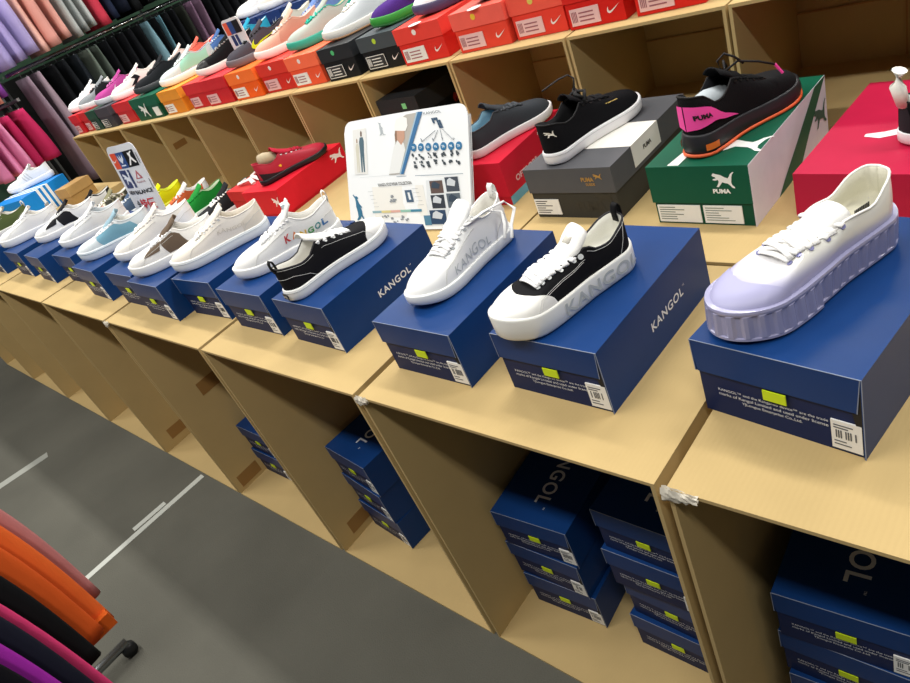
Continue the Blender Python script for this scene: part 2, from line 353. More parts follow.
logo(e, 'cat_logo', CAT, sc(flat((-.035, .003, .050), (1, 0, 0), (0, 0, 1), off=.0008), .05, .036), '#2c2b28')
bandm = mat('#e9e7e0', .55, 'paper')
m = MB(); m.box((-.220, .085, .118), (.0006, .200, .1186)); m.box((0, .085, .070), (.0006, .200, .1186)); b_ = m.build('white_band', bandm, e)
words(e, 'PUMA', flat((.0006, .145, .094), (0, 1, 0), (0, 0, 1)), .034, .010, '#3a3a3a', .03)
# green and white box
e = retail_box(-.210, .101, -.037, 'dark green and white shoe box under the black and pink running shoe', .352, .193, .120, '#0f4a36', '#115640', flap=.62)
m = MB(); m.box((0, .003, .0), (.0008, .10, .120)); poly2(m, [(0, 0), (.13, 0), (.17, .04), (.19, .08), (.23, .12), (0, .12)], lambda a, b: Vector((.0009, .004+a, b)))
wside = MB(); wside.box((-.0005, .0, 0), (.0007, .352, .120)); wside.build('printed_side', mat('#dcdbe4', .45, 'box'), e)
logo(e, 'green_stripe', [(.10, 0), (.20, 0), (.26, .05), (.352, .120), (.300, .120), (.20, .06), (.13, .02)], lambda a, b: Vector((.0012, a, b)), '#195c41')
logo(e, 'cat_logo', CAT, sc(flat((.0012, .315, .055), (0, 1, 0), (0, 0, 1)), .06, .05), '#3a5c50')
f = flat((-.048, 0, .084), (1, 0, 0), (0, 0, 1), off=.0008)
logo(e, 'cat_logo', CAT, sc(flat((-.046, 0, .092), (1, 0, 0), (0, 0, 1), off=.0008), .040, .034), '#f2f4f2')
words(e, 'PUMA', flat((-.052, 0, .071), (1, 0, 0), (0, 0, 1), off=.0008), .032, .009, '#f2f4f2', .05)
logo(e, 'white_stripe', [(-.150, .004), (-.128, .004), (-.125, .05), (-.112, .115), (-.128, .11), (-.142, .06)], lambda a, b: Vector((a, b, .1206)), '#e9ece8')
logo(e, 'cat_logo', CAT, lambda a, b: Vector((-.045+a*.10, .075+b*.06, .1206)), '#e9ece8')
for a, b in ((-.186, -.100), (-.094, -.022)):
    part_box(e, 'size_label', (a, .0012, .004), (b, .0032, .040), WHITEP)
m = MB()
for k in range(6): m.box((-.182, .0006, .035-k*.005), (-.182+random.uniform(.03, .07), .0012, .0363-k*.005))
m.build('label_print', mat('#6d7a72'), e); m = MB()
for k in range(6): m.box((-.090, .0006, .035-k*.005), (-.090+random.uniform(.02, .055), .0012, .036-k*.005))
m.build('label_print', mat('#6d7a72'), e)
# red box right edge
e = retail_box(.249, .095, -.075, 'crimson shoe box at the right edge behind the lavender soled shoe', .345, .400, .088, '#a8193a', '#b81d42', flap=.9)
logo(e, 'cat_stripe', [(-.335, .125), (-.31, .118), (-.24, .150), (-.17, .158), (-.17, .176), (-.26, .166), (-.31, .140), (-.335, .134)], lambda a, b: Vector((a, b, .0886)), '#f0dfe3')
# ferrari box
e = retail_box(-1.705, .115, .08, 'bright red shoe box under the red racing shoe', .325, .192, .095, '#c81c2c', '#d51f30', flap=.9)
logo(e, 'cat_logo', CAT, sc(flat((-.028, 0, .052), (1, 0, 0), (0, 0, 1), off=.0008), .036, .04), '#f5e9ea')
logo(e, 'cat_logo', CAT, sc(flat((0, .285, .064), (0, 1, 0), (0, 0, 1), off=.0008), .06, .04), '#f5e9ea')
# red box behind the leaflet
e = retail_box(-.815, .178, .04, 'red shoe box behind the right edge of the leaflet with a sky blue base line', .285, .190, .112, '#c51d33', '#cb1f37', flap=.80)
part_box(e, 'blue_base', (-.0025, .003, 0), (-.0002, .282, .022), '#6fb4cf')
words(e, 'OFTROR\u00b0', flat((0, .09, .050), (0, 1, 0), (0, 0, 1), off=.0008), .10, .016, '#eec3c9', .03)
# red open box inside the compartment
e = retail_box(-1.950, .15, .0, 'low red box with white tissue beside the bright red racing shoe box', .30, .150, .075, '#b72a2a', '#c03030', z=H0, flap=.5, rough=.6)
m = MB(); rnd = random.Random(3)
for k in range(7): m.tube([(-.13+rnd.uniform(0, .06), .04+k*.03, .076+.006), (-.09+rnd.uniform(0, .06), .06+k*.03, .085+rnd.uniform(0, .012)), (-.04+rnd.uniform(0, .02), .05+k*.03, .079)], .009, 6, flat=.6)
tag(m.build('tissue_paper', mat('#e7dcd8', .8)), 'crumpled white tissue on the low red box beside the racing shoe box', 'tissue paper').location = (-1.945, .15, H0+.0012)
# black box in compartment
e = retail_box(-1.335, .480, -.02, 'black shoe box inside the compartment behind the leaflet', .312, .185, .190, '#141517', '#2b2e31', z=H0+.0078, flap=.32)
part_box(e, 'round_sticker', (-.07, -.001, .155), (-.052, 0, .172), '#7fd08e')
logo(e, 'red_emblem', [(0, .5), (.25, .3), (.4, 0), (.3, -.4), (.1, -.5), (.08, -.1), (-.05, -.1), (-.1, -.5), (-.3, -.4), (-.4, 0), (-.25, .3)], sc(flat((0, .16, .115), (0, 1, 0), (0, 0, 1), off=.0008), .03), '#9c2530')
# blue three stripe box
e = retail_box(-4.12, .02, .35, 'bright blue shoe box with three white stripes at the left edge', .33, .30, .135, '#1577c8', '#1c86d8', flap=.8)
m = MB()
for k in range(3): m.slab([(.0004, .115+k*.035, .0), (.0004, .133+k*.035, .0), (.0004, .133+k*.035, .135), (.0004, .115+k*.035, .135)], (1, 0, 0), .0008); m.box((-.30, .115+k*.035, .135), (0, .133+k*.035, .1356))
m.build('white_stripes', mat('#eef4fa', .5), e)
e = retail_box(-3.92, .20, .2, 'small tan box right of the blue three-stripe box', .16, .12, .10, '#b3905a', '#bf9b64', flap=.5)

# ------------------------------------------------------------------ shoe builder
def hermite(tab, t):
    ts = [r[0] for r in tab]
    if t <= ts[0]: return tab[0][1:]
    if t >= ts[-1]: return tab[-1][1:]
    i = max(k for k in range(len(ts)) if ts[k] <= t); i = min(i, len(ts)-2)
    h = ts[i+1]-ts[i]; u = (t-ts[i])/h; out = []
    for c in range(1, len(tab[0])):
        p0 = tab[i][c]; p1 = tab[i+1][c]; d = (p1-p0)/h
        dl = (tab[i][c]-tab[i-1][c])/(ts[i]-ts[i-1]) if i > 0 else d
        dr = (tab[i+2][c]-tab[i+1][c])/(ts[i+2]-ts[i+1]) if i+2 < len(ts) else d
        m0 = 0 if dl*d <= 0 else 2*dl*d/(dl+d); m1 = 0 if dr*d <= 0 else 2*dr*d/(dr+d)
        out.append(p0*(2*u**3-3*u**2+1)+h*m0*(u**3-2*u**2+u)+p1*(-2*u**3+3*u**2)+h*m1*(u**3-u**2))
    return tuple(out)
class Last:
    """Geometry of a shoe: sole outline, upper surface S(side,t,v) and rim."""
    def __init__(s, L=.275, sole=.030, heel=.085, throat=.094, toe=.058, width=1., thr_front=.655, spring=.010, heelsole=None, rim_lo=.070, toe_w=1., toebump=0., flare=.001):
        s.L = L; s.sole = sole; s.w = width; s.spring = spring; s.hs = heelsole if heelsole else sole; s.toebump = toebump; s.toe_w = toe_w; s.toe = toe; s.flare = flare
        b = sole-.028
        s.rim = [(0, .012, 0, heel+b), (.05, .022, .013, heel+b-.001), (.14, .10, .0235, heel+b-.007), (.26, .21, .0265, rim_lo+b), (.36, .30, .0265, rim_lo+b+.004), (.44, .365, .0250, throat+b-.006), (.52, .43, .0225, throat+b-.012),
                 (.70, thr_front-.07, .0185, toe+b+.014), (.86, thr_front-.018, .0155, toe+b+.006), (.95, thr_front-.002, .010, toe+b+.0045), (1, thr_front+.004, 0, toe+b+.004)]
        s.vol = toe
    def half(s, t):
        W = hermite([(0, .030), (.12, .0325), (.38, .0315), (.55, .0365), (.72, .0425), (.85, .0425*s.toe_w), (1, .041*s.toe_w)], t)[0]*s.w
        E = 1.
        if t < .13: E = math.sqrt(max(0, 1-(1-t/.13)**2))
        if t > .78: E = math.sqrt(max(0, 1-((t-.78)/.22)**2))
        return W*E
    def cy(s, t): return .006*math.sin(math.pi*min(1, t*1.1))-.003
    def zb(s, t): return (s.spring*((t-.72)/.28)**2 if t > .72 else 0) + (.0025*((.1-t)/.1)**2 if t < .1 else 0)
    def zs(s, t):
        h = s.hs+(s.sole-s.hs)*min(1, max(0, t/.55))
        return s.zb(t)*.75 + h + (s.toebump*max(0, (t-.72)/.28)**1.5)
    def out(s, side, t, off=0., z=0.):
        """point on the outline pushed outwards by off"""
        x = t*s.L; y = s.half(t); e = 1e-3
        t0 = max(0, t-e); t1 = min(1, t+e)
        dx = (t1-t0)*s.L; dy = s.half(t1)-s.half(t0); n = Vector((-dy, dx, 0)); n.normalize()
        if t <= 0: n = Vector((-1, 0, 0))
        if t >= 1: n = Vector((1, 0, 0))
        return Vector((x+n.x*off, side*(y+n.y*off)+s.cy(t), z))
    def rimp(s, side, t):
        x, y, z = hermite(s.rim, t); return Vector((x*s.L, side*y*s.w+s.cy(x), z))
    def S(s, side, t, v, off=0.):
        def q(t, v):
            P0 = s.out(side, t, -.0025, s.zs(t)-.004); P2 = s.rimp(side, t); d = P2-P0
            k = .08+.02*max(0, (t-.5)/.5); kz = .66+.30*max(0, (t-.6)/.4)
            P1 = Vector((P0.x+d.x*k, P0.y+d.y*(.04 if t < .4 else .10)+side*.002, P0.z+d.z*kz))
            if t > .9: P1.y = P0.y+d.y*.10
            return P0*(1-v)**2+P1*2*v*(1-v)+P2*v*v
        p = q(t, v)
        if off:
            e = .004; a = q(min(1, t+e), v)-q(max(0, t-e), v); b = q(t, min(1, v+e))-q(t, max(0, v-e))
            n = a.cross(b)*side*-1
            if n.length < 1e-12: n = Vector((1 if t > .5 else -1, 0, .3))
            n.normalize()
            if n.z < -.3: n = -n
            c = Vector((p.x, 0, p.z)); 
            if n.dot(p-Vector((s.L*.5, s.cy(t), s.sole*.6))) < 0: n = -n
            p = p+n*off
        return p
def ring(n):
    r = []
    for i in range(n): r.append((1, .5-.5*math.cos(math.pi*i/n)))
    for i in range(n): r.append((-1, .5+.5*math.cos(math.pi*i/n)))
    return r
SH = {}
def shoe(label, toe=None, heading=0., z=0., at=None, L=.275, upper='#f2f2ee', sole='#f4f5f3', toe_cap=None, lining='#e9e7e1', tongue=None, laces='#f6f6f4', eyelet='#d9dcdc', panel=None, heel_patch=None,
         tab=None, trim=None, ufab='fabric', srough=.42, urough=.8, n=26, rows=9, geo={}, ribs=False, stripe=None, group=None, lace_w=.0042, nl=5, detail=True, name='sneaker', sole_line=None, outsole=None, flipside=1, coat=0., extra=None, roll=0., laced='bars', quarter=None, capt=.80, tongue_h=0., eyestay=None, seam=None):
    g = Last(L=L, **geo); hd = math.radians(heading)
    if at is None:
        at = (toe[0]-math.cos(hd)*L, toe[1]-math.sin(hd)*L)
    e = thing(name, label, 'shoe', (at[0], at[1], z+.0004), hd, group, rx=roll)
    R = ring(n)
    # sole
    m = MB(); prof = [(-.006, 0), (-.0015, .03), (.0005, .12), (g.flare, .5), (.0012, .90), (.0004, .98), (-.003, 1.0), (-.010, .96)]
    P = []
    for off, fz in prof:
        row = []
        for k, (sd, t) in enumerate(R):
            z0 = g.zb(t); z1 = g.zs(t); o = off
            row.append(g.out(sd, t, o, z0+(z1-z0)*fz))
        P.append(row)
    if ribs:
        N2 = 76; R2 = []
        # even spacing by arc length
        pts = [(sd, t, g.out(sd, t)) for sd, t in ring(200)]; acc = [0]
        for i in range(len(pts)): acc.append(acc[-1]+(pts[(i+1) % len(pts)][2]-pts[i][2]).length)
        for k in range(N2*2):
            d = acc[-1]*k/(N2*2); i = max(j for j in range(len(pts)) if acc[j] <= d); R2.append((pts[i][0], pts[i][1]))
        P = []
        for off, fz in ((-.006, 0), (-.001, .02), (.0022, .05), (.0022, .12), (.0002, .14), (.0006, .5), (.0010, .84), (.0030, .86), (.0036, .93), (.0030, 1.0), (-.002, 1.0), (-.01, .96)):
            row = []
            for k, (sd, t) in enumerate(R2):
                z0 = g.zb(t); z1 = g.zs(t); o = off+(.0026 if (k//2) % 2 == 0 and .13 < fz < .85 else 0) + (.004*(1-fz) if t > .6 else 0)
                row.append(g.out(sd, t, o, z0+(z1-z0)*fz))
            P.append(row)
    m.grid(P, True)
    nb = len(P[0]); o = len(m.v); m.v.append(tuple(sum((Vector(p) for p in P[0]), Vector())/nb)); m.f += [(o, (j+1) % nb, j) for j in range(nb)]; m.m += [0]*nb
    so = m.build('sole', mat(sole, srough, 'plain', 0., coat), e, smooth=not ribs)
    if outsole:
        m = MB(); P = [[g.out(sd, t, of, g.zb(t)+zz) for sd, t in R] for of, zz in ((-.004, -.0002), (.0014, .0004), (.0014, .006), (-.001, .0075))]; m.grid(P, True); m.build('outsole', mat(outsole, .5), so, smooth=True)
    if sole_line:
        m = MB(); m.tube([g.out(sd, t, .0012, g.zb(t)+(g.zs(t)-g.zb(t))*.78) for sd, t in R], .0009, 5, True); m.build('sole_line', mat(sole_line, .5), so, smooth=True)
    # upper
    m = MB(); P = [[g.S(sd, t, i/rows) for sd, t in R] for i in range(rows+1)]; m.grid(P, True)
    um = mat(upper, urough, ufab, 0., coat); m.build('upper', um, e, smooth=True)
    # lining and insole
    m = MB(); P = [P[-1]]
    for of, fz in ((.0022, .02), (.003, .3), (.002, .7), (.000, 1.)):
        row = []
        for sd, t in R:
            r_ = g.rimp(sd, t); q = g.rimp(sd, t)
            y = abs(r_.y-g.cy(t)); y = max(0, y-of); q.y = g.cy(t)+sd*y
            q.x = r_.x+(of if t < .05 else 0); q.z = r_.z*(1-fz)+(g.sole+.004)*fz if fz > .1 else r_.z-.0005
            row.append(q)
        P.append(row)
    m.grid(P, True); nb = len(R); o = len(m.v); m.v.append(tuple(sum((Vector(p) for p in P[-1]), Vector())/nb)); m.f += [(o-nb+j, o-nb+(j+1) % nb, o) for j in range(nb)]; m.m += [0]*nb
    m.build('lining', mat(lining, .85, 'fabric'), e, smooth=True)
    # rim piping
    m = MB(); m.tube([g.rimp(sd, t) for sd, t in R], .0017, 6, True); m.build('collar_edge', mat(trim or upper, .75), e, smooth=True)
    # tongue
    tz = g.sole-.028; fx = g.rim[-1][1]
    tt = [(fx+.01, g.toe+tz-.004, .012), (fx-.04, g.toe+tz+.006, .015), (fx-.10, g.toe+tz+.014, .018), (fx-.17, g.rim[6][3]-.002, .021), (.40, g.rim[5][3]+.003, .0235), (.36, g.rim[5][3]+.011+tongue_h*.5, .0245), (.325, g.rim[5][3]+.017+tongue_h, .023), (.315, g.rim[5][3]+.019+tongue_h, .018)]
    m = MB(); P = []
    for x, zz, wd in tt: P.append([Vector((x*g.L, g.cy(x)+wd*a, zz+.0045*(1-a*a)-(.007*abs(a)**3))) for a in (-1, -.75, -.4, 0, .4, .75, 1)])
    m.grid(P); m.build('tongue', mat(tongue or upper, .8, 'fabric'), e, smooth=True, solid=.0028)
    # patches on the upper
    def patch(nm, tf, nu, nv, col, off, parent=e, fab='fabric', rg=.7):
        for side in (1, -1):
            m = MB(); P = [[g.S(side*a_[0], a_[1], a_[2], off) for a_ in [tf(i/nu, j/nv, side) for j in range(nv+1)]] for i in range(nu+1)]
            m.grid(P)
            m.build(nm, mat(col, rg, fab) if isinstance(col, str) else col, parent, smooth=True)
    if toe_cap:
        tc = capt
        m = MB(); nn = 18; P = []
        for k in range(2*nn+1):
            a = -1+k/nn; sd = 1 if a >= 0 else -1; t = 1-(1-tc)*abs(a)**1.15
            vm = (.62+(.74-tc)*1.6 if tc < .74 else .62)*math.sqrt(max(.0, 1-abs(a)**2.2)); vm = max(vm, .02)
            P.append([g.S(sd, t, vm*j/7, .0010) for j in range(8)])
        m.grid(P); m.build('toe_cap', mat(toe_cap, .45, 'plain'), e, smooth=True)
    if panel:     # coloured quarter panels between toe and heel
        patch('side_panel', lambda a, b, sd: (1, .14+.50*a, .12+(.84-.10*a)*b if True else 0), 10, 5, panel, .0007)
    if eyestay:
        patch('eyestay', lambda a, b, sd: (1, .40+.56*a, .80+.19*b), 12, 2, eyestay, .0010)
    if quarter:
        patch('heel_quarter', lambda a, b, sd: (1, .0+.24*a, .05+(.93-.45*a)*b), 8, 5, quarter, .0010)
    if heel_patch:
        patch('heel_patch', lambda a, b, sd: (1, .0+.045*a, .02+.93*b), 5, 5, heel_patch, .0016)
    if tab:
        hz = g.rim[0][3]; m = MB()
        c = [(-.001, hz-.012), (-.004, hz), (-.0035, hz+.012), (.001, hz+.0185), (.006, hz+.014), (.0075, hz+.004), (.007, hz-.010)]
        P = [[Vector((x+.004, yy, zz)) for yy in (-.006, -.002, .002, .006)] for x, zz in c]; m.grid(P)
        m.build('pull_tab', mat(tab, .7, 'fabric'), e, smooth=True, solid=.0018)
    # laces + eyelets
    if laced:
        te = [.455+(.83-.455)*k/(nl-1) for k in range(nl)] if laced != 'fat' else [.53+(.86-.53)*k/(nl-1) for k in range(nl)]
        m = MB(); me_ = MB()
        for k, t in enumerate(te):
            A = g.S(1, t, .90, .0022); B = g.S(-1, t, .90, .0022)
            tB = te[min(nl-1, k+1)]; B2 = g.S(-1, t*.35+tB*.65, .90, .0022) if laced != 'flat' else B
            for (p0, p1, lift) in ((A, B2, .0030),) + (((g.S(-1, t, .90, .0022), g.S(1, t*.35+tB*.65, .90, .0022), .0055),) if laced in ('bars', 'fat') and k < nl-1 else ()):
                mid = (p0+p1)/2; mid.z = max(p0.z, p1.z)+lift
                pts = [p0*(1-u)**2+(mid+Vector((0, 0, lift)))*2*u*(1-u)+p1*u*u for u in [i/8 for i in range(9)]]
                m.tube(pts, lace_w, 8, flat=.42)
            for sd in (1, -1):
                q = g.S(sd, t, .88, .0006); q2 = g.S(sd, t, .88, .003)
                if detail and n >= 24: me_ = MB(); me_.disc(q, q2-q, .0034, .0009, 10); me_.build('eyelet', mat(eyelet, .3, 'plain', .3), e)
        if laced == 'fat':
            for sd in (1, -1):
                q = g.S(sd, .47, .80, .0006); q2 = g.S(sd, .47, .80, .003); me_ = MB(); me_.disc(q, q2-q, .0042, .0012, 12); me_.build('eyelet', mat(eyelet, .3, 'plain', .3), e)
        m.build('laces', mat(laces, .8, 'fabric'), e, smooth=True)
    if seam:
        stitch(g, e, [(s_, [(.43, .66), (.60, .62), (.78, .46), (.80, .10)]) for s_ in (1, -1)]+[(s_, [(.0, .45), (.10, .50), (.20, .30), (.25, .03)]) for s_ in (1, -1)], seam, .0005)
    if extra: extra(e, g, patch)
    return e
def surf(g, side, t0, v0, sx, sv, off=.0014, rev=False):
    """maps flat letters (metres) onto the side of the upper: a along the shoe, b up"""
    return lambda a, b: g.S(side, min(1, max(0, t0-side*a/sx)), min(1, max(0, v0+b/sv)), off)
def solesurf(g, side, t0, z0, rev=False, off=.0021):
    return lambda a, b: g.out(side, min(1, max(0, t0-side*a/g.L)), off, z0+b+g.zb(t0-side*a/g.L))
def stitch(g, e, rows, col='#d9d9d6', r=.00035):
    m = MB()
    for side, pts in rows:
        k = 24; seq = []
        for i in range(k+1):
            u = i/k*(len(pts)-1); j = min(int(u), len(pts)-2); f = u-j
            seq.append(g.S(side, pts[j][0]*(1-f)+pts[j+1][0]*f, pts[j][1]*(1-f)+pts[j+1][1]*f, .0012))
        m.tube(seq, r, 4)
    m.build('stitching', mat(col, .8), e)
ZB = H0+.1135+.0006
# --- the lavender soled shoe
def ex(e, g, patch):
    m = MB(); 
    for i in range(9):
        x = .05+.0028*i; m.box((x, g.cy(.15)+g.rim[2][2]-.0045, g.rim[2][3]-.026), (x+.0014, g.cy(.15)+g.rim[2][2]-.0035, g.rim[2][3]-.012))
    m.build('size_print', INK, e)
shoe('white shoe with lavender dipped toe and ribbed lavender platform sole', at=(.038, -.094), heading=-113.5, z=H0+.1206+.0006, L=.273, upper='#f2f1ea', ufab='dip', sole='#a09fc0', srough=.25, coat=.5, urough=.35, n=34, rows=12,
     geo=dict(sole=.043, heel=.078, throat=.069, toe=.045, width=1.06, toe_w=1.05, rim_lo=.058, spring=.006), ribs=True, toe_cap='#a7a6ca', lining='#d9d6c4', laces='#f5f4f2', eyelet='#8f90c0', lace_w=.0048, nl=5, trim='#efeeea', tongue='#f2f1ee', extra=ex, capt=.76, tongue_h=-.013)
# --- black canvas shoe, fat white laces
def ex(e, g, patch):
    z_ = g.rim[5][3]; m = MB(); m.grid([[Vector((x*g.L, g.cy(x)+y, zz)) for y in (-.0075, 0, .0075)] for x, zz in ((.42, z_+.0075), (.38, z_+.0135), (.345, z_+.0185), (.318, z_+.0245))]); m.build('tongue_strip', mat('#dcd8cc', .8, 'fabric'), e, smooth=True, solid=.0012)
    for s_ in (1, -1): m = MB(); letters(m, 'KANGOL', solesurf(g, s_, .34, .0185), .150, .021, bold=.02, spacing=1.1); m.build('sole_lettering', mat('#c6cac5', .5), e)
    stitch(g, e, [(s_, [(.43, .62), (.60, .60), (.78, .42), (.80, .10)]) for s_ in (1, -1)]+[(s_, [(.44, .56), (.60, .54), (.76, .38), (.78, .10)]) for s_ in (1, -1)]+[(s_, [(.10, .98), (.12, .5), (.16, .05)]) for s_ in (1, -1)]+[(s_, [(.03, .92), (.2, .90), (.36, .92), (.42, .86)]) for s_ in (1, -1)])
BLKGEO = dict(sole=.037, heel=.072, throat=.078, toe=.048, width=1.04, toe_w=1.04, rim_lo=.056, toebump=.006, spring=.010)
shoe('black canvas shoe with fat white laces and white lettered platform sole', at=(-.288, -.170), heading=-110, z=H0+.1126, L=.252, upper='#17171a', sole='#f4f4ee', toe_cap='#f6f5f0', tongue='#f4f3ef', lining='#e6e5dc', laces='#ffffff', lace_w=.0056, nl=5, laced='fat', tab='#101012', trim='#232327', geo=dict(BLKGEO, thr_front=.69), n=34, rows=12, eyelet='#dfe2e2', extra=ex, capt=.66, tongue_h=.002, srough=.35)
# --- all white leather shoe
def ex(e, g, patch):
    m = MB(); letters(m, 'KANGOL', surf(g, 1, .50, .26, .30, .085), .120, .020, bold=.0, spacing=1.1); m.build('lettering', mat('#c2c6c8', .6), e)
    m = MB(); c = g.rimp(1, .33)
    m.tube([g.S(1, .46, .9, .004), c+Vector((-.01, .004, .008)), c+Vector((-.03, .016, -.004)), c+Vector((-.02, .026, -.022)), c+Vector((.0, .036, -.040))], .0034, 6, flat=.5)
    m.tube([g.S(1, .50, .9, .004), c+Vector((.0, .006, .012)), c+Vector((-.04, .02, .010)), c+Vector((-.055, .024, -.012)), c+Vector((-.03, .030, -.030)), c+Vector((-.01, .042, -.045))], .0034, 6, flat=.5)
    m.tube([g.S(1, .46, .9, .004), Vector((.09, .0, g.rim[5][3]+.010)), Vector((.075, -.02, g.rim[5][3]+.002)), g.S(-1, .40, .9, .004)], .0036, 6, flat=.5)
    m.build('loose_lace', mat('#f7f7f5', .8), e, smooth=True)
shoe('all-white leather shoe with loose laces and tall white heel tab', at=(-.580, -.106), heading=-95, z=H0+.1116, L=.258, seam='#cbcac3', upper='#f5f6f5', ufab='plain', urough=.42, sole='#f1f3f2', toe_cap=None, laces='#fafafa', nl=6, lace_w=.0036, tab='#f3f3f0', geo=dict(sole=.022, heel=.092, throat=.104, toe=.058, width=1.03, rim_lo=.078, spring=.012), n=30, rows=11, extra=ex, lining='#e8e6df', eyelet='#b9bdc0')
# --- black shoe pointing away
def ex(e, g, patch):
    stitch(g, e, [(s_, [(.43, .66), (.60, .64), (.80, .48), (.82, .10)]) for s_ in (1, -1)]+[(s_, [(.0, .45), (.10, .50), (.22, .30), (.27, .03)]) for s_ in (1, -1)]+[(s_, [(.03, .90), (.2, .88), (.36, .90)]) for s_ in (1, -1)])
    m = MB(); f = g.out(1, 0, .0022, g.sole*.55)
    m.slab([(f.x-.0006, -.013, f.z-.006), (f.x-.0006, .009, f.z-.006), (f.x-.0006, .009, f.z+.006), (f.x-.0006, -.013, f.z+.006)], (1, 0, 0), .0014); hp = m.build('heel_badge', mat('#26282e', .5), e)
    m = MB(); letters(m, 'KANGOL', flat((f.x-.0012, -.002, f.z), (0, -1, 0), (0, 0, 1), off=.0), .019, .0045, bold=.02); m.build('lettering', mat('#e8e8e8', .5), hp)
shoe('black canvas shoe with white rubber toe, toe pointing away to the leaflet', at=(-.955, -.392), heading=82, z=H0+.1126, L=.270, upper='#1a1a1d', sole='#f4f5f3', toe_cap='#f5f5f2', tongue='#f2f2ee', lining='#e3e1da', laces='#ffffff', lace_w=.0048, nl=6, laced='flat', tab='#161618', trim='#2a2a2e',
     geo=dict(sole=.026, heel=.080, throat=.092, toe=.054, width=1.02, rim_lo=.066, toebump=.004), n=30, rows=11, extra=ex, capt=.74, sole_line='#d5d8d8')
# --- rainbow lettered
def ex(e, g, patch):
    cols = ['#c8383c', '#e07a35', '#e6b93a', '#4d9e55', '#2f8b8f', '#3273b0']
    for k, ch in enumerate('KANGOL'):
        m = MB(); letters(m, ch, surf(g, 1, .475-.070*k, .36, .30, .085), .0165, .021, bold=.03); m.build('letter_'+ch.lower(), mat(cols[k], .6), e)
    m = MB(); q = g.rim[5][3]; m.box((.35*g.L, -.012+g.cy(.36), q+.017), (.385*g.L, .012+g.cy(.36), q+.0275)); m.build('tongue_badge', mat('#c9d3da', .5), e)
shoe('white shoe with rainbow coloured side letters and white heel tab', at=(-1.083, -.115), heading=-120, z=H0+.1126, L=.272, seam='#cbcac3', upper='#f4f4f1', sole='#f6f7f6', laces='#fbfbfb', tab='#f1f1ec', geo=dict(sole=.026, heel=.088, throat=.098, toe=.056, rim_lo=.072), n=28, rows=10, extra=ex, toe_cap=None, tongue_h=.010, nl=6)
# --- cream shoe
def ex(e, g, patch):
    m = MB(); letters(m, 'KANGOL', surf(g, 1, .34, .42, .30, .085), .085, .014, bold=.0, spacing=1.1); m.build('lettering', mat('#d6cdbd', .7), e)
shoe('cream canvas shoe with bright white sole, on the box left of the rainbow lettered shoe', at=(-1.394, -.119), heading=-119, z=ZB, L=.275, seam='#cbcac3', upper='#f4ede1', sole='#f2f6f5', laces='#f3efe6', geo=dict(sole=.030, heel=.080, throat=.096, toe=.054, rim_lo=.072), n=26, rows=9, extra=ex, toe_cap=None, lining='#ded6c8', quarter='#e9e0d0', sole_line='#dfe6e6')
# --- brown/white
def brownex(c):
    def ex(e, g, patch):
        patch('side_panel', lambda a, b, sd: (1, .27+.24*a+.10*b, .10+.72*b), 6, 5, c, .0012)
        patch('front_panel', lambda a, b, sd: (1, .60+.20*a, .40+.45*b), 6, 4, c, .0012)
    return ex
shoe('white shoe with dark brown side panel and brown eyelet panel', at=(-1.550, -.185), heading=-128, z=ZB, L=.272, seam='#cbcac3', upper='#f8f7f3', sole='#f4f5f3', laces='#ffffff', lace_w=.0036, nl=6, geo=dict(sole=.030, heel=.078, throat=.094, toe=.054, rim_lo=.070), n=24, rows=8, extra=brownex('#6f5f50'), toe_cap='#f4f3ef', tongue='#6f5f50')
shoe('cream shoe with bright white lining between the blue shoe and the brown panelled shoe', at=(-1.800, -.115), heading=-121, z=ZB, L=.272, seam='#cbcac3', upper='#f8f4eb', sole='#f5f5f2', laces='#f3f0e8', geo=dict(sole=.028, heel=.084, throat=.096, toe=.056, rim_lo=.074), n=22, rows=8, lining='#fafafa', quarter='#fbfbfa')
def ex(e, g, patch):
    patch('side_panel', lambda a, b, sd: (1, .12+.50*a+.12*b, .06+.72*b), 8, 5, '#7fb2c8', .0012)
shoe('light blue shoe with white eyelet edge and thick white sole', at=(-2.040, -.150), heading=-127, z=ZB, L=.272, upper='#dfe8ec', sole='#e9f2f8', laces='#f6f8fa', lace_w=.0030, nl=7, geo=dict(sole=.032, heel=.078, throat=.090, toe=.050, rim_lo=.068), n=24, rows=8, extra=ex, toe_cap='#e6edf1', tongue='#9dbccb', eyestay='#f2f6f8', laced='flat', sole_line='#a8c0cc')
shoe('pale grey canvas shoe with white toe left of the light blue shoe', at=(-2.375, -.095), heading=-126, z=ZB, L=.272, seam='#cbcac3', upper='#f0f2f2', sole='#f1f3f3', laces='#f6f6f5', geo=dict(sole=.028, heel=.080, throat=.092, toe=.054, rim_lo=.070), n=22, rows=8, lining='#cfd6da')
shoe('white shoe with black side panels and black laced front', at=(-2.710, -.075), heading=-123, z=ZB, L=.272, upper='#f9f9f7', sole='#f3f3f1', laces='#ffffff', lace_w=.0034, nl=6, geo=dict(sole=.028, heel=.080, throat=.094, toe=.054, rim_lo=.070), n=22, rows=8, extra=brownex('#26262a'), tongue='#2a2a2e', toe_cap='#f3f3f0')
shoe('plain white low shoe second from the left edge', at=(-3.020, -.130), heading=-124, z=ZB, L=.278, seam='#cbcac3', upper='#f9f9f7', sole='#f1f4f7', laces='#fafafa', geo=dict(sole=.032, heel=.082, throat=.096, toe=.056, rim_lo=.072), n=22, rows=8)
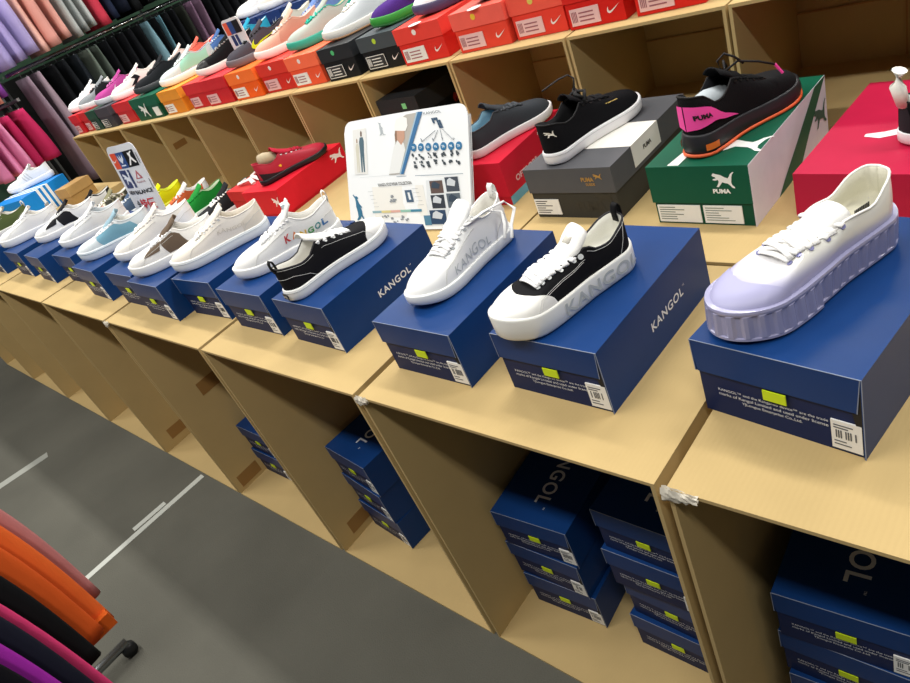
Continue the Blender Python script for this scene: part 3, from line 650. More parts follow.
shoe('olive green canvas shoe with white laces at the left edge', at=(-3.42, -.13), heading=-120, z=ZB, L=.275, seam='#cbcac3', upper='#5d6a3e', sole='#eeede6', laces='#f3f2ee', tongue='#d8d2c6', tab='#e7e2da', geo=dict(sole=.030, heel=.084, throat=.096, toe=.054, rim_lo=.072), n=20, rows=8, toe_cap='#efeee8')

# ------------------------------------------------------------------ second row shoes
# black suede on charcoal box
def ex(e, g, patch):
    fn = surf(g, -1, .045, .60, .30, .085, rev=True); logo(e, 'cat_logo', CAT, sc(fn, .022, .022), '#e9e6dc')
    logo(e, 'cat_logo', CAT, sc(surf(g, 1, .055, .60, .30, .085), -.022, .022), '#e9e6dc')
    words(e, 'PUMA SUEDE', surf(g, -1, .70, .60, .30, .085, rev=True), .042, .004, '#d9b968', .03)
    m = MB(); A = Vector((.41*g.L, 0, g.rim[5][3]+.006))
    m.tube([A, A+Vector((.006, .0, .018)), A+Vector((.012, .0, .036)), A+Vector((.004, .006, .047)), A+Vector((-.014, .016, .046)), A+Vector((-.034, .028, .040)), A+Vector((-.048, .036, .036))], .0036, 6, flat=.4)
    m.tube([A+Vector((.01, -.02, -.006)), A+Vector((-.006, -.012, .010)), A+Vector((.014, .010, .012)), A+Vector((.030, .020, -.006))], .0050, 6, flat=.6)
    m.tube([A+Vector((-.01, .02, -.004)), A+Vector((.004, .0, .012)), A+Vector((.020, -.012, .006)), A+Vector((.004, -.024, -.008))], .0050, 6, flat=.6)
    m.build('loose_lace', mat('#141416', .8), e, smooth=True)
shoe('black suede shoe with white sole and upturned loose black lace', at=(-.641, .135), heading=76, z=H0+.1192, L=.280, upper='#131316', sole='#eeeef0', tongue='#17171a', lining='#2b2b2d', laces='#17171a', eyelet='#222222', geo=dict(sole=.026, heel=.092, throat=.100, toe=.060, rim_lo=.074, width=1.03), n=28, rows=10, extra=ex, urough=.95, lace_w=.0042, sole_line='#cfcfd2')
m = MB(); m.tube([(0, 0, 0), (.01, .004, .03), (.03, .0, .045), (.05, -.002, .03)], [.022, .021, .018, .010], 10); 
# black running shoe
def ex(e, g, patch):
    patch('pink_heel_panel', lambda a, b, sd: (1, .0+.36*a, .12+.14*math.sin(a*3.0)+(.60-.59*a)*b), 10, 4, '#ff4fae', .0034, fab='plain')
    words(e, 'PUMA', surf(g, -1, .075, .42, .30, .085, .0046, rev=True), .032, .010, '#141416', .05)
    for sd in (1, -1):
        m = MB(); P = [[g.out(sd, .05+.08*i/4, g.flare+.0012, .012+.012*j) for j in range(2)] for i in range(5)]; m.grid(P); m.build('orange_badge', mat('#f77a2c', .5), e)
    m = MB(); P = [[g.out(sd, t, of, g.zb(t)+zz) for sd, t in ring(24)] for of, zz in ((.002, 0), (.0045, .0005), (.0045, .005), (.002, .006))]; m.grid(P, True); m.build('orange_outsole', mat('#f2693a', .5), e, smooth=True)
    A = Vector((.42*g.L, 0, g.rim[5][3]+.006)); m = MB()
    m.tube([A+Vector((0, .008, 0)), A+Vector((-.004, .010, .020)), A+Vector((.004, .0, .030)), A+Vector((.014, -.012, .020)), A+Vector((.03, -.014, .002))], .0022, 6)
    m.tube([A, A+Vector((.02, -.012, .010)), A+Vector((.05, -.028, -.004)), A+Vector((.075, -.040, -.020))], .0020, 6)
    m.tube([A, A+Vector((.02, .02, .010)), A+Vector((.04, .034, -.008)), A+Vector((.03, .046, -.03))], .0020, 6)
    m.build('loose_lace', mat('#0e0e10', .8), e, smooth=True)
    m = MB(); m.tube([A+Vector((.075, -.040, -.020)), A+Vector((.085, -.0455, -.040))], .0026, 6); m.build('pink_lace_tip', mat('#ff4fae', .5), e)
    m = MB(); m.tube([Vector((.10, g.cy(.4), .07)), Vector((.06, g.cy(.3), .078)), Vector((.035, g.cy(.2), .082))], [.020, .021, .016], 10); m.build('paper_stuffing', mat('#b9c2c8', .8, 'paper'), e, smooth=True)
shoe('black running shoe with pink heel panel and orange edged sole', at=(-.325, .135), heading=70, z=H0+.1212, L=.264, upper='#151517', ufab='knit', sole='#26262a', tongue='#18181a', lining='#222226', laces='#0e0e10', eyelet='#222222', lace_w=.0022, geo=dict(sole=.032, heelsole=.042, heel=.108, throat=.106, toe=.058, rim_lo=.078, width=1.06, flare=.004), n=28, rows=10, extra=ex, nl=7)
def ex(e, g, patch):
    m = MB(); m.tube([g.rimp(1, 0)+Vector((.004, 0, -.01)), g.rimp(1, 0)+Vector((-.003, 0, .02)), g.rimp(1, 0)+Vector((.0, 0, .045))], [.016, .019, .018], 10, flat=.55); m.build('heel_collar', mat('#ece9e0', .8, 'fabric'), e, smooth=True)
shoe('black shoe with white sole and tall white heel collar at the right edge', at=(-.020, .215), heading=28, z=H0+.0892, L=.28, upper='#1a1a1c', sole='#efeff0', lining='#d8d8d4', laces='#efefef', geo=dict(sole=.020, heel=.080), n=22, rows=8, extra=ex, heel_patch='#2c2c30')
# red racing shoe
def ex(e, g, patch):
    patch('black_heel_guard', lambda a, b, sd: (1, .0+.34*a, .0+(.42-.36*a)*b), 8, 3, '#17181c', .0016, fab='plain')
    logo(e, 'shield', [(-.4, .5), (.4, .5), (.4, 0), (0, -.5), (-.4, 0)], sc(surf(g, -1, .33, .42, .30, .085, rev=True), .013, .016), '#f2c230')
    m = MB(); m.tube([Vector((.085, g.cy(.3), .060)), Vector((.05, g.cy(.2), .072)), Vector((.03, g.cy(.1), .078))], [.020, .022, .016], 10); m.build('paper_stuffing', mat('#b9a98c', .85, 'paper'), e, smooth=True)
shoe('red low racing shoe with black heel on the bright red box', at=(-1.822, .142), heading=71, z=H0+.0962, L=.258, upper='#b3243a', ufab='plain', urough=.5, sole='#1b1c20', tongue='#b3243a', lining='#a31f33', laces='#a21c30', geo=dict(sole=.018, heel=.086, throat=.088, toe=.052, rim_lo=.066, width=.98), n=26, rows=9, extra=ex, nl=6)
shoe('dark grey shoe with white sole behind the right edge of the leaflet', at=(-.925, .200), heading=72, z=H0+.1132, L=.265, upper='#3b3f44', sole='#e9e6e6', lining='#8fb8cc', laces='#4a4e53', toe_cap=None, geo=dict(sole=.022, heel=.076), n=20, rows=8)
# shoes of the second row left of the racing shoe; each on a box
def support(x, y, yaw, label, body, lid, h=.075, L=.30, W=.19): return retail_box(x, y, yaw, label, L, W, h, body, lid, group='boxes under the second row shoes', name='shoe_box')
X2 = [(-2.13, '#8c1f25', '#a2262d', 'dark red box under the black and white laced shoe'), (-2.33, '#24426e', '#2b4f84', 'blue box under the green shoe'), (-2.53, '#a9332c', '#bb3b33', 'red box under the white and orange shoe'), (-2.74, '#2f3f5a', '#3b4d6c', 'slate box under the neon yellow shoe'), (-2.98, '#37393e', '#474a50', 'grey box under the grey blue shoe beside the card'), (-3.24, '#3a3b33', '#4a4b41', 'dark box under the camouflage shoe'), (-3.50, '#292a2e', '#393a3f', 'black box under the black and white patterned shoe')]
for x, a, b, lb in X2: retail_box(x, .05, 0, lb, .30, .185, .075, a, b, z=H0-LOW, group='boxes under the second row shoes')
z2 = H0-LOW+.0762
sp = dict(sole=.028, heelsole=.034, heel=.086, throat=.094, toe=.054, rim_lo=.072, width=1.03, flare=.003)
shoe('black shoe with white crossed laces behind the cream canvas shoe', at=(-2.16, .285), heading=-105, z=z2, L=.262, upper='#26272a', sole='#e8e8e6', laces='#f4f4f2', geo=sp, n=18, rows=7, lining='#cfccc2')
shoe('bright green knit shoe behind the cream canvas shoe', at=(-2.37, .285), heading=-105, z=z2, L=.262, upper='#1f8a34', ufab='knit', sole='#dfeee0', laces='#2aa045', tongue='#2f9c45', lining='#c8d6b8', geo=sp, n=18, rows=7)
shoe('white shoe with orange stripe right of the leaning price card', at=(-2.53, .305), heading=-105, z=z2, L=.262, upper='#f0ece8', sole='#efe4da', laces='#f0794a', geo=sp, n=18, rows=7, panel='#d8643a')
shoe('neon yellow shoe half hidden behind the leaning price card', at=(-2.78, .305), heading=-105, z=z2, L=.262, upper='#e6f21a', sole='#e8f04a', laces='#f0f6c0', lining='#dfe84a', geo=sp, n=18, rows=7)
shoe('grey blue shoe left of the leaning price card', at=(-3.03, .285), heading=-105, z=z2, L=.262, upper='#4d5f7a', sole='#d8dce2', laces='#cfd6df', lining='#27364e', geo=sp, n=18, rows=7)
shoe('camouflage shoe with reddish patches behind the white shoe', at=(-3.29, .285), heading=-100, z=z2, L=.262, upper='#8d8a6c', ufab='camo', sole='#dedbd0', laces='#e6e2d6', geo=sp, n=18, rows=7)
shoe('black and white patterned shoe right of the small tan box', at=(-3.55, .285), heading=-100, z=z2, L=.262, upper='#1e1e20', sole='#dcdcda', laces='#f2f2f0', geo=sp, n=18, rows=7, panel='#e8e8e6')
def ex(e, g, patch):
    for k in range(3): patch('side_stripe', lambda a, b, sd: (1, .36+.06*k+.03*a+.10*b, .15+.6*b), 2, 4, '#d3d6da', .0014)
shoe('white trainer with three faint stripes on the blue box at the left edge', at=(-4.31, .31), heading=-130, z=H0+.1372, L=.29, upper='#f4f5f6', sole='#eef0f4', laces='#fbfbfb', geo=sp, n=22, rows=8, extra=ex)
m = MB(); m.slab([(-.03, 0, 0), (.03, 0, 0), (.03, 0, .13), (-.03, 0, .13)], (0, 1, 0), .002)
o = m.build('price_card', mat('#c3c6cb', .5)); o.location = (-3.62, -.03, H0+.006); o.rotation_euler = (-.25, 0, -.6)
tag(o, 'small blank silver grey card standing in front of the blue three-stripe box', 'card')

# ------------------------------------------------------------------ the tall row's top: boxes and shoes
ZT = H0+TALL+.0005; K = 1.083
NB = [('red box at the left end of the upper row', -3.70, .11, '#c8242c', '#d83038'), ('second red box from the left end of the upper row', -3.58, .11, '#c02a2c', '#cf3336'), ('dark green box left of the magenta shoe', -3.455, .115, '#1d4438', '#23503f'),
 ('charcoal box under the magenta shoe', -3.28, .16, '#3a3a40', '#47474e'), ('red box under the white shoe with black chevron', -3.06, .18, '#c4262b', '#d42f35'), ('dark green box with white logo under the black shoe', -2.76, .26, '#13513b', '#186047'),
 ('yellow-orange box under the light grey mint shoe', -2.545, .18, '#e08a2a', '#ee9a35'), ('red box right of the yellow-orange box', -2.37, .14, '#c4242c', '#d63238'), ('red box with wide pale label under the black knit shoe', -2.165, .19, '#c9242e', '#d02c34'),
 ('orange box under the dark grey shoe with yellow mark', -1.965, .185, '#f0601c', '#ff7a35'), ('red box under the peach pink shoe', -1.775, .18, '#cf2a24', '#dc3b30'), ('salmon orange box under the shoe with teal strap', -1.595, .17, '#f05a38', '#ff7550'),
 ('black box with green dot under the white gum-toed shoe', -1.425, .15, '#1b1d20', '#2c2f33'), ('black box with grey lid under the purple shoe', -1.240, .16, '#1e2022', '#4a5257'), ('red box under the white and purple shoe', -1.060, .165, '#e0342c', '#ee4a40'),
 ('coral red box under the white shoe with navy sole', -.852, .170, '#ea4a38', '#f6685a'), ('coral red box with heart sticker beside the upper right shoes', -.697, .150, '#ea4436', '#f4604f'), ('bright red box with wide label and green sticker', -.545, .145, '#d8241e', '#e02c26'), ('red box at the right end of the upper row', -.375, .150, '#dd2a22', '#e5322a')]
for i, (lb, xr, wd, a, b) in enumerate(NB):
    xr = BX(xr); wd *= K; yy = BY(.400)+(.012 if i % 3 == 1 else 0); rz = {14: .05, 13: .02, 12: .04}.get(i, 0.)
    e = retail_box(xr, yy, rz, lb, .30, wd, .104, a, b, z=ZT, flap=.42, group='shoe boxes on top of the tall back row')
    dk = a in ('#1b1d20', '#1e2022', '#3a3a40', '#1d4438')
    if i == 5:
        logo(e, 'cat_logo', CAT, sc(flat((-.16, 0, .045), (1, 0, 0), (0, 0, 1), off=.004), .075, .07), '#e8ece8')
        part_box(e, 'size_label', (-.075, -.001, .010), (-.02, .0028, .05), WHITEP); continue
    lbm = mat('#e8b8bc', .5, 'paper') if a[1] in 'cd' and i not in (17,) else WHITEP
    if i >= 15: lbm = mat('#efc6c6', .5, 'paper')
    w_ = min(.085, wd*.5)
    s_ = part_box(e, 'size_label', (-wd+.012, .0008, .008), (-wd+.012+w_, .0028, .046), lbm if not dk else mat('#2a2c30', .5))
    m = MB()
    if dk: m.box((-wd+.012, .0002, .008), (-wd+.012+w_, .0006, .010)); m.box((-wd+.012, .0002, .044), (-wd+.012+w_, .0006, .046)); m.box((-wd+.012, .0002, .008), (-wd+.014, .0006, .046)); m.box((-wd+.010+w_, .0002, .008), (-wd+.012+w_, .0006, .046))
    for k in range(4): m.box((-wd+.016+(k*.004), .0002, .016), (-wd+.018+k*.004, .0006, .040))
    for k in range(3): m.box((-wd+.036, .0002, .016+k*.009), (-wd+.036+w_*.5, .0006, .019+k*.009))
    m.build('label_print', WHITEP if dk else mat('#a06068'), s_)
    if i >= 9:
        logo(e, 'swoosh', SWOOSH, sc(flat((-.03, 0, .028), (1, 0, 0), (0, 0, 1), off=-.0022), .034, .040), '#f3e6e4')
        m = MB(); m.disc((-wd*.55, -.0006, .086), (0, 1, 0), .008, .001, 12); m.build('round_sticker', mat({12: '#4fc07a', 13: '#b8d83a', 17: '#6fb83a', 15: '#f0c83a', 16: '#e0d060'}.get(i, '#f4efe8'), .5), e)
    if i >= 14:
        m = MB(); m.disc((-wd*.5, .006, .1046), (0, 0, 1), .020, .0008, 14); m.build('lid_logo', mat('#f6efe9', .5), e)
def swo(c, side=(-1, 1), tt=.42, k=.10):
    def f(e, g, patch):
        for s_ in side:
            m = MB(); poly2(m, SWOOSH, sc(surf(g, s_, tt, .36, .30, .085, .0020, rev=True), k, k*.9), sub=2); m.build('swoosh', mat(c, .4), e)
    return f
def chev(c):
    def f(e, g, patch): patch('chevron', lambda a, b, sd: (1, .40+.10*a+.10*abs(b-.5)*2, .15+.6*b), 2, 6, c, .0018)
    return f
z3 = ZT+.1052
run_ = dict(sole=.030, heelsole=.036, heel=.092, throat=.100, toe=.058, rim_lo=.076, width=1.05, flare=.004)
US = [('white trainer on the red box at the left end of the upper row', -3.78, -112, dict(upper='#f2f3f4', sole='#f0f0f0', laces='#ffffff')),
 ('grey and black shoe second from the left on the upper row', -3.63, -106, dict(upper='#8f9498', sole='#e8e8e8', laces='#2a2a2c', panel='#1e1f22')),
 ('magenta shoe with light grey toe and pale swoosh', -3.40, -112, dict(upper='#b84a94', sole='#c9ccd2', laces='#c86aa8', lining='#c8c89a', extra=swo('#d8b8cc'))),
 ('white shoe with black chevron on its side', -3.19, -112, dict(upper='#f0efe8', sole='#f2f2ee', laces='#f8f8f8', extra=chev('#1c1c20'), lining='#e6cfc8')),
 ('black shoe with grey heel on the dark green box', -2.93, -108, dict(upper='#202226', sole='#3a3c40', laces='#2a2a2c', quarter='#8d9092', lining='#4a4a4c')),
 ('light grey and mint shoe on the yellow-orange box', -2.66, -112, dict(upper='#cdd8d6', sole='#eef0ea', laces='#e0e8e6', panel='#9fd8c0', lining='#5a6a8a')),
 ('black knit shoe with chunky white toe teeth', -2.33, -118, dict(upper='#17181a', ufab='knit', sole='#eceae2', laces='#8d8d8a', toe_cap='#17181a')),
 ('dark grey shoe with neon yellow swoosh', -2.10, -114, dict(upper='#4b4850', sole='#6d6a70', laces='#222222', lining='#1a1a1c', extra=swo('#c8e010', k=.12))),
 ('peach pink trainer with cream sole', -1.90, -118, dict(upper='#e0b09a', sole='#f4ece2', laces='#e8d8cc', panel='#d49a84')),
 ('grey shoe with broad teal strap and teal sole', -1.70, -118, dict(upper='#b7bdb4', sole='#30a890', laces='#2fb098', quarter='#2fae98', trim='#35b09c', lining='#d8c8a8')),
 ('pale ice white shoe with gum edge on the black box', -1.505, -118, dict(upper='#e6ebee', sole='#e8e4dc', laces='#f6efe2', outsole='#c99a70')),
 ('purple shoe with silver swoosh and bright green sole', -1.275, -118, dict(upper='#4d2c7c', ufab='knit', sole='#3a9a3a', laces='#3a2468', lining='#2a1c4a', extra=swo('#8f8fb0'), outsole='#2a6a34')),
 ('white shoe with dark purple zigzag and purple sole edge', -1.10, -118, dict(upper='#efeef0', sole='#4a4668', laces='#e8e8ea', extra=chev('#4a4668'), lining='#6a6a78')),
 ('white shoe with navy sole at the top edge of the photo', -.905, -112, dict(upper='#eceef0', sole='#2b3358', laces='#f2f2f2'))]
for lb, x, hd, kw in US:
    geo = dict(run_)
    shoe(lb, at=(BX(x+.055), BY(.675)), heading=hd, z=z3, L=.285, geo=geo, n=18, rows=7, group='shoes on the tall back row', detail=False, **kw)
# third row behind: shelf, navy boxes, shoes
TZ3 = H0+.385
e = carton('high_carton', 'high carton behind the upper row under the navy boxes', -3.1, -2.45, 1.10, 1.5, 0, TZ3, 'high cartons behind', flap=False)
e = carton('high_carton', 'high carton behind the upper row with a bare tan front edge', -2.445, -1.80, 1.10, 1.5, 0, TZ3, 'high cartons behind', flap=False)
for k, (x, lb) in enumerate(((-2.88, 'navy box at the left of the high shelf'), (-2.67, 'middle navy box on the high shelf'), (-2.46, 'right navy box on the high shelf'))):
    e = retail_box(x, 1.11, 0, lb, .30, .19, .095, '#1a2c5c', '#22386e', z=TZ3, group='navy boxes on the high shelf')
    logo(e, 'swoosh', SWOOSH, sc(flat((-.06, 0, .05), (1, 0, 0), (0, 0, 1), off=.001), .04, .07), '#e6eaf2')
for k, (x, lb, c, zz) in enumerate(((-3.02, 'white trainer at the left of the high shelf', '#f2f2f0', TZ3+.0962), (-2.82, 'pale pink white trainer on the high shelf', '#ecd6cf', TZ3+.0962), (-2.61, 'cream grey trainer on the high shelf', '#d8d4cc', TZ3+.0962), (-2.36, 'white trainer standing right of the navy boxes', '#f3f1ec', TZ3+.0006), (-2.16, 'off-white trainer near the bare end of the high shelf', '#ebe6da', TZ3+.0006))):
    shoe(lb, at=(x+.05, 1.40), heading=-112, z=zz, L=.27, upper=c, sole='#f0f0ee', laces='#ffffff', geo=run_, n=16, rows=6, group='shoes on the high shelf', detail=False)
# low extra shoes standing behind the upper row boxes (seen between them)
bk = carton('rear_display_carton', 'rear display carton behind the upper row shoes', -4.10, -1.75, .822, 1.092, 0, ZT+.06, 'rear display carton', flap=False)
for x, lb, kw in ((-3.22, 'cream and grey shoe behind the white chevron shoe', dict(upper='#e6d8d0', sole='#b8bcc4', laces='#e8e0da')), (-3.02, 'coral shoe behind the black shoe', dict(upper='#f06a58', sole='#f08a78', laces='#f07a68')), (-2.80, 'blue and navy shoe behind the light grey mint shoe', dict(upper='#4a6aa0', sole='#d8dce2', laces='#c8d0dc')),
        (-2.52, 'turquoise blue shoe behind the black knit shoe', dict(upper='#2f9ec0', sole='#48b0d0', laces='#58c0dc')), (-2.18, 'cream mesh shoe behind the dark grey shoe', dict(upper='#d8d4c2', sole='#eceae0', laces='#e8e6da')), (-1.98, 'periwinkle blue shoe behind the peach shoe', dict(upper='#6f8cc8', sole='#8aa4d8', laces='#9ab0dc', lining='#1c2030')), (-1.72, 'dark red shoe behind the ice white shoe', dict(upper='#8c2436', sole='#a04a50', laces='#a03040'))):
    shoe(lb, at=(x-.2, 1.07), heading=-112, z=ZT+.0605+.04, L=.262, geo=run_, n=16, rows=6, group='shoes behind the upper row', detail=False, **kw)
    retail_box(x-.08, .830, 0, 'low box under the '+lb.split(' behind')[0]+' behind the upper row', .245, .18, .0395, '#3a3d44', '#4a4e56', z=ZT+.0603, group='low boxes behind the upper row')

# ------------------------------------------------------------------ leaflet and cards
def board(name, label, cat, BL, BR, hgt, lean, thick, round_=.02, curve=0., foot=None):
    """upright printed board: returns Empty and map (u,v in metres)"""
    BL = Vector(BL); BR = Vector(BR); u = (BR-BL); Wd = u.length; u.normalize(); n = Vector((u.y, -u.x, 0))   # n faces the viewer
    v = Vector((0, 0, 1))*math.cos(lean)-n*math.sin(lean); nn = u.cross(v)
    e = thing(name, label, cat, BL, 0)
    def f(a, b, off=0.): return u*a+v*b+nn*(curve*math.sin(math.pi*min(1, max(0, a/Wd)))**2+off)
    m = MB(); nu = 24; nv = 10; F = []; B = []
    def edge(a):
        d = min(a, Wd-a); return hgt if d > round_ else hgt-round_+math.sqrt(max(0, round_**2-(round_-d)**2))
    us = sorted(set([Wd*i/nu for i in range(nu+1)]+[round_*k/5 for k in range(6)]+[Wd-round_*k/5 for k in range(6)]))
    F = [[f(a, edge(a)*j/nv) for j in range(nv+1)] for a in us]; B = [[f(a, edge(a)*j/nv, -thick) for j in range(nv+1)] for a in us]
    m.grid(F); m.grid(B)
    for q in (0, nv): m.grid([[r[q] for r in F], [r[q] for r in B]])
    m.grid([F[0], B[0]]); m.grid([F[-1], B[-1]])
    return e, f, m, Wd
# leaflet; printed features in metres: x from the left edge, height above the shelf
BLp = Vector((-1.300, .042, H0+.003)); BRp = Vector((-.862, .067, H0+.003))
e, f, m, Wd = board('leaflet_board', 'large white printed leaflet with blue diagonal band and icons, propped upright', 'leaflet', BLp, BRp, .288, .50, .004, .03, .008)
# the sheet leans to the right as it stands: shear the top
shx = .36
def F(x, h, off=.0009):      # x: position along the shelf (world), h: distance up the sheet
    xl = -1.332+(h-.018)*.616; xr = -.831+(h-.044)*.456; return f((x-xl)/(xr-xl)*Wd, h/.285*.288, off)
SH2 = lambda p: Vector((p[0]+.0*(p[2]), p[1], p[2]))
m.build('sheet', mat('#f2f5f6', .35, 'paper'), e)
def pr(name, pts, c, sub=1, off=.0009): mm = MB(); poly2(mm, pts, lambda a, b: F(a, b, off), sub=sub); return mm.build(name, mat(c, .45), e)
# the two standing figures
def pu(name, pts, c, off=.0009): mm = MB(); poly2(mm, pts, lambda a, b: f(a*Wd, b/.285*.288, off), sub=1); return mm.build(name, mat(c, .45), e)
pu('figure_panel', [(.075, .148), (.20, .146), (.21, .262), (.085, .262)], '#e6e6e2')
def fig(x, w_, h0, h1, c, c2):
    H = h1-h0
    pu('printed_figure', [(x-w_*.5, h0), (x-w_*.2, h0), (x-w_*.05, h0+H*.42), (x+w_*.1, h0), (x+w_*.42, h0), (x+w_*.5, h0+H*.5), (x+w_*.62, h0+H*.74), (x+w_*.4, h0+H*.84), (x-w_*.4, h0+H*.84), (x-w_*.66, h0+H*.72), (x-w_*.55, h0+H*.45)], c, .0013)
    pu('printed_head', [(x-w_*.2, h0+H*.86), (x+w_*.18, h0+H*.86), (x+w_*.22, h0+H*.96), (x, h0+H), (x-w_*.22, h0+H*.95)], c2, .0014)
fig(.162, .036, .152, .258, '#4a6674', '#6b5346'); fig(.118, .026, .152, .240, '#d2cfbe', '#a88a72')
pu('portrait_panel', [(.395, .139), (.50, .138), (.665, .279), (.565, .278), (.50, .268), (.47, .22)], '#b4b0a8')
pu('printed_coat', [(.398, .141), (.488, .141), (.545, .196), (.535, .212), (.49, .222), (.452, .205), (.43, .18)], '#e6e8e6', .0013)
pu('printed_face', [(.482, .222), (.515, .208), (.545, .222), (.548, .244), (.485, .246)], '#c4977f', .0014)
pu('printed_hair', [(.468, .215), (.484, .222), (.486, .246), (.478, .252), (.466, .235)], '#8a6a52', .0014)
pu('printed_hat', [(.470, .244), (.556, .240), (.574, .252), (.57, .270), (.53, .276), (.485, .270), (.470, .256)], '#f2f1ec', .0015)
pu('blue_band', [(.497, .138), (.520, .137), (.690, .279), (.655, .280)], '#2f6d9e', .0016)
pu('blue_band_light', [(.488, .138), (.498, .138), (.657, .280), (.646, .280)], '#9cbcd0', .0017)
def wr(s, x, h, wd, ht, c, bold=.0): mm = MB(); letters(mm, s, lambda a, b: F(x+a, h+b, .0014), wd, ht, bold=bold); mm.build('print', mat(c, .5), e)
wr('KANGOL', -.835, .274, .055, .006, '#55606a')
rnd = random.Random(5); mm = MB()
for i in range(5):
    for j in range(4):
        if rnd.random() < .62: a = -.852+i*.0065; b = .2355+j*.0065; mm.add([F(a, b, .0014), F(a+.0062, b, .0014), F(a+.0062, b+.0062, .0014), F(a, b+.0062, .0014)], [(0, 1, 2, 3)])
mm.build('print_block', mat('#2a4a66', .5), e)
mm = MB()
for k, (a, b) in enumerate(((-.905, .210), (-.868, .208), (-.838, .207), (-.805, .206))):
    a0 = -.848+k*.008; b0 = .232; p0 = F(a0, b0, .0014); p1 = F(a, b, .0014); mm.tube([p0, p1], .0006, 4); mm.tube([F(a+.003, b+.006, .0014), p1, F(a+.006 if a > a0 else a+.001, b+.003 if a > a0 else b+.008, .0014)], .0006, 4)
mm.build('arrows', mat('#6b7680', .5), e)
mm = MB(); nnrm = F(0, 0, .01)-F(0, 0, 0)
for k in range(7):
    a = -.940+.0242*k; b = .1985-.0012*k; mm.disc(F(a, b, .0010), nnrm, .0096, .0006, 18)
mm.build('blue_circles', mat('#1f6f9f', .5), e)
mm = MB()
for k in range(7):
    a = -.940+.0242*k; b = .1985-.0012*k; letters(mm, random.choice(['98', '30', 'CT', '60', '29']), lambda p, q, a=a, b=b: F(a+p, b+q, .0024), .0085, .006, bold=.02)
mm.build('circle_marks', mat('#dfeef6', .5), e)
mm = MB()
for k in range(7):
    for j in range(2):
        a = -.950+.0242*k-.010*j; b = .176-j*.019
        for q in range(5):
            x_ = a+rnd.uniform(-.006, .006); y_ = b+rnd.uniform(-.006, .006); s_ = rnd.uniform(.0015, .0035); mm.add([F(x_-s_, y_-s_, .0014), F(x_+s_, y_-s_, .0014), F(x_+s_, y_+s_, .0014), F(x_-s_, y_+s_, .0014)], [(0, 1, 2, 3)])
mm.build('icons', mat('#3a444c', .5), e)
pr('fold_line', [(-1.045, .1325), (-.815, .1265), (-.815, .1280), (-1.045, .1340)], '#8fa0ac')
pr('fold_line', [(-1.20, .1390), (-1.045, .1375), (-1.045, .1380), (-1.20, .1395)], '#c9d0d4')
# lower half: kangaroo, table, photos
roo = [(.35,.98),(.42,.90),(.55,.90),(.62,.84),(.50,.78),(.52,.62),(.62,.50),(.56,.44),(.50,.52),(.50,.34),(.42,.20),(.46,.06),(.70,.03),(.70,0),(.36,0),(.30,.16),(.14,.06),(-.10,0),(-.12,.04),(.06,.14),(.14,.30),(.20,.52),(.32,.70),(.36,.82),(.30,.94)]
pr('kangaroo', [(-1.285+a*.062, .026+b*.072) for a, b in roo], '#2f6f8f')
wr('KANGOL', -1.262, .018, .040, .005, '#556070')
wr('KANGOL FOOTWEAR COLLECTION', -1.066, .1155, .135, .008, '#77797a', .03)
pr('table_ground', [(-1.205, .030), (-.985, .034), (-.962, .108), (-1.165, .112)], '#ecebe4', off=.0006)
for k, c in enumerate(('#8fb0b8', '#d6c88a', '#d8a79a', '#8fbfae', '#3f84a0')):
    pr('colour_band', [(-1.208+.041*k, .044), (-1.208+.041*(k+1), .044), (-1.206+.041*(k+1), .050), (-1.206+.041*k, .050)], c)
mm = MB()
for (cx, cy, n_) in ((-1.095, .078, 9), (-1.125, .022, 8), (-1.08, .030, 8), (-1.155, .030, 6)):
    for q in range(n_):
        x_ = cx+rnd.uniform(-.014, .014); y_ = cy+rnd.uniform(-.008, .008); s_ = rnd.uniform(.0012, .003); mm.add([F(x_-s_*1.6, y_-s_, .0014), F(x_+s_*1.6, y_-s_, .0014), F(x_+s_*1.6, y_+s_, .0014), F(x_-s_*1.6, y_+s_, .0014)], [(0, 1, 2, 3)])
for q in range(5): mm.add([F(-1.19, .060+.010*q, .0012), F(-.985, .060+.010*q, .0012), F(-.985, .0606+.010*q, .0012), F(-1.19, .0606+.010*q, .0012)], [(0, 1, 2, 3)])
mm.build('table_print', mat('#8b9196', .5), e)
pr('print_photo', [(-1.045, .068), (-1.018, .068), (-1.010, .098), (-1.036, .098)], '#49617a')
pr('print_photo', [(-1.032, .074), (-1.024, .074), (-1.020, .092), (-1.028, .092)], '#e8ecee', off=.0014)
pr('print_photo', [(-1.010, .010), (-.985, .010), (-.978, .034), (-1.003, .034)], '#4f7f9a')
pr('small_kangaroo', [(-1.040+a*.03, .238+b*.034) for a, b in roo], '#b0b8bc')
# photo collage of hats
pr('collage', [(-1.000, .010), (-.870, .010), (-.832, .122), (-.945, .118)], '#dfe4e6', off=.0007)
for (x_, h_, w_, t_, c) in ((-.945, .086, .044, .030, '#5d4a44'), (-.890, .088, .044, .034, '#3c4450'), (-.960, .050, .046, .032, '#2b323c'), (-.905, .050, .046, .034, '#56626c'), (-.985, .012, .056, .034, '#26405e'), (-.920, .012, .040, .034, '#d4dade')):
    pr('collage_photo', [(x_, h_), (x_+w_, h_), (x_+w_+.010, h_+t_), (x_+.010, h_+t_)], c, off=.0012)
    pr('collage_shape', [(x_+w_*.2, h_+t_*.45), (x_+w_*.75, h_+t_*.35), (x_+w_*.95, h_+t_*.7), (x_+w_*.6, h_+t_*.95), (x_+w_*.35, h_+t_*.8)], '#c9cfd4' if c < '#5' else '#2e3e50', off=.0016)
mm = MB()
for k in range(3): 
    P = [f(Wd+.0015*k, .262*j/10, -.003*k-.001) for j in range(11)]; mm.tube(P, .0012, 5)
mm.build('page_edges', mat('#cfd4d8', .6), e)

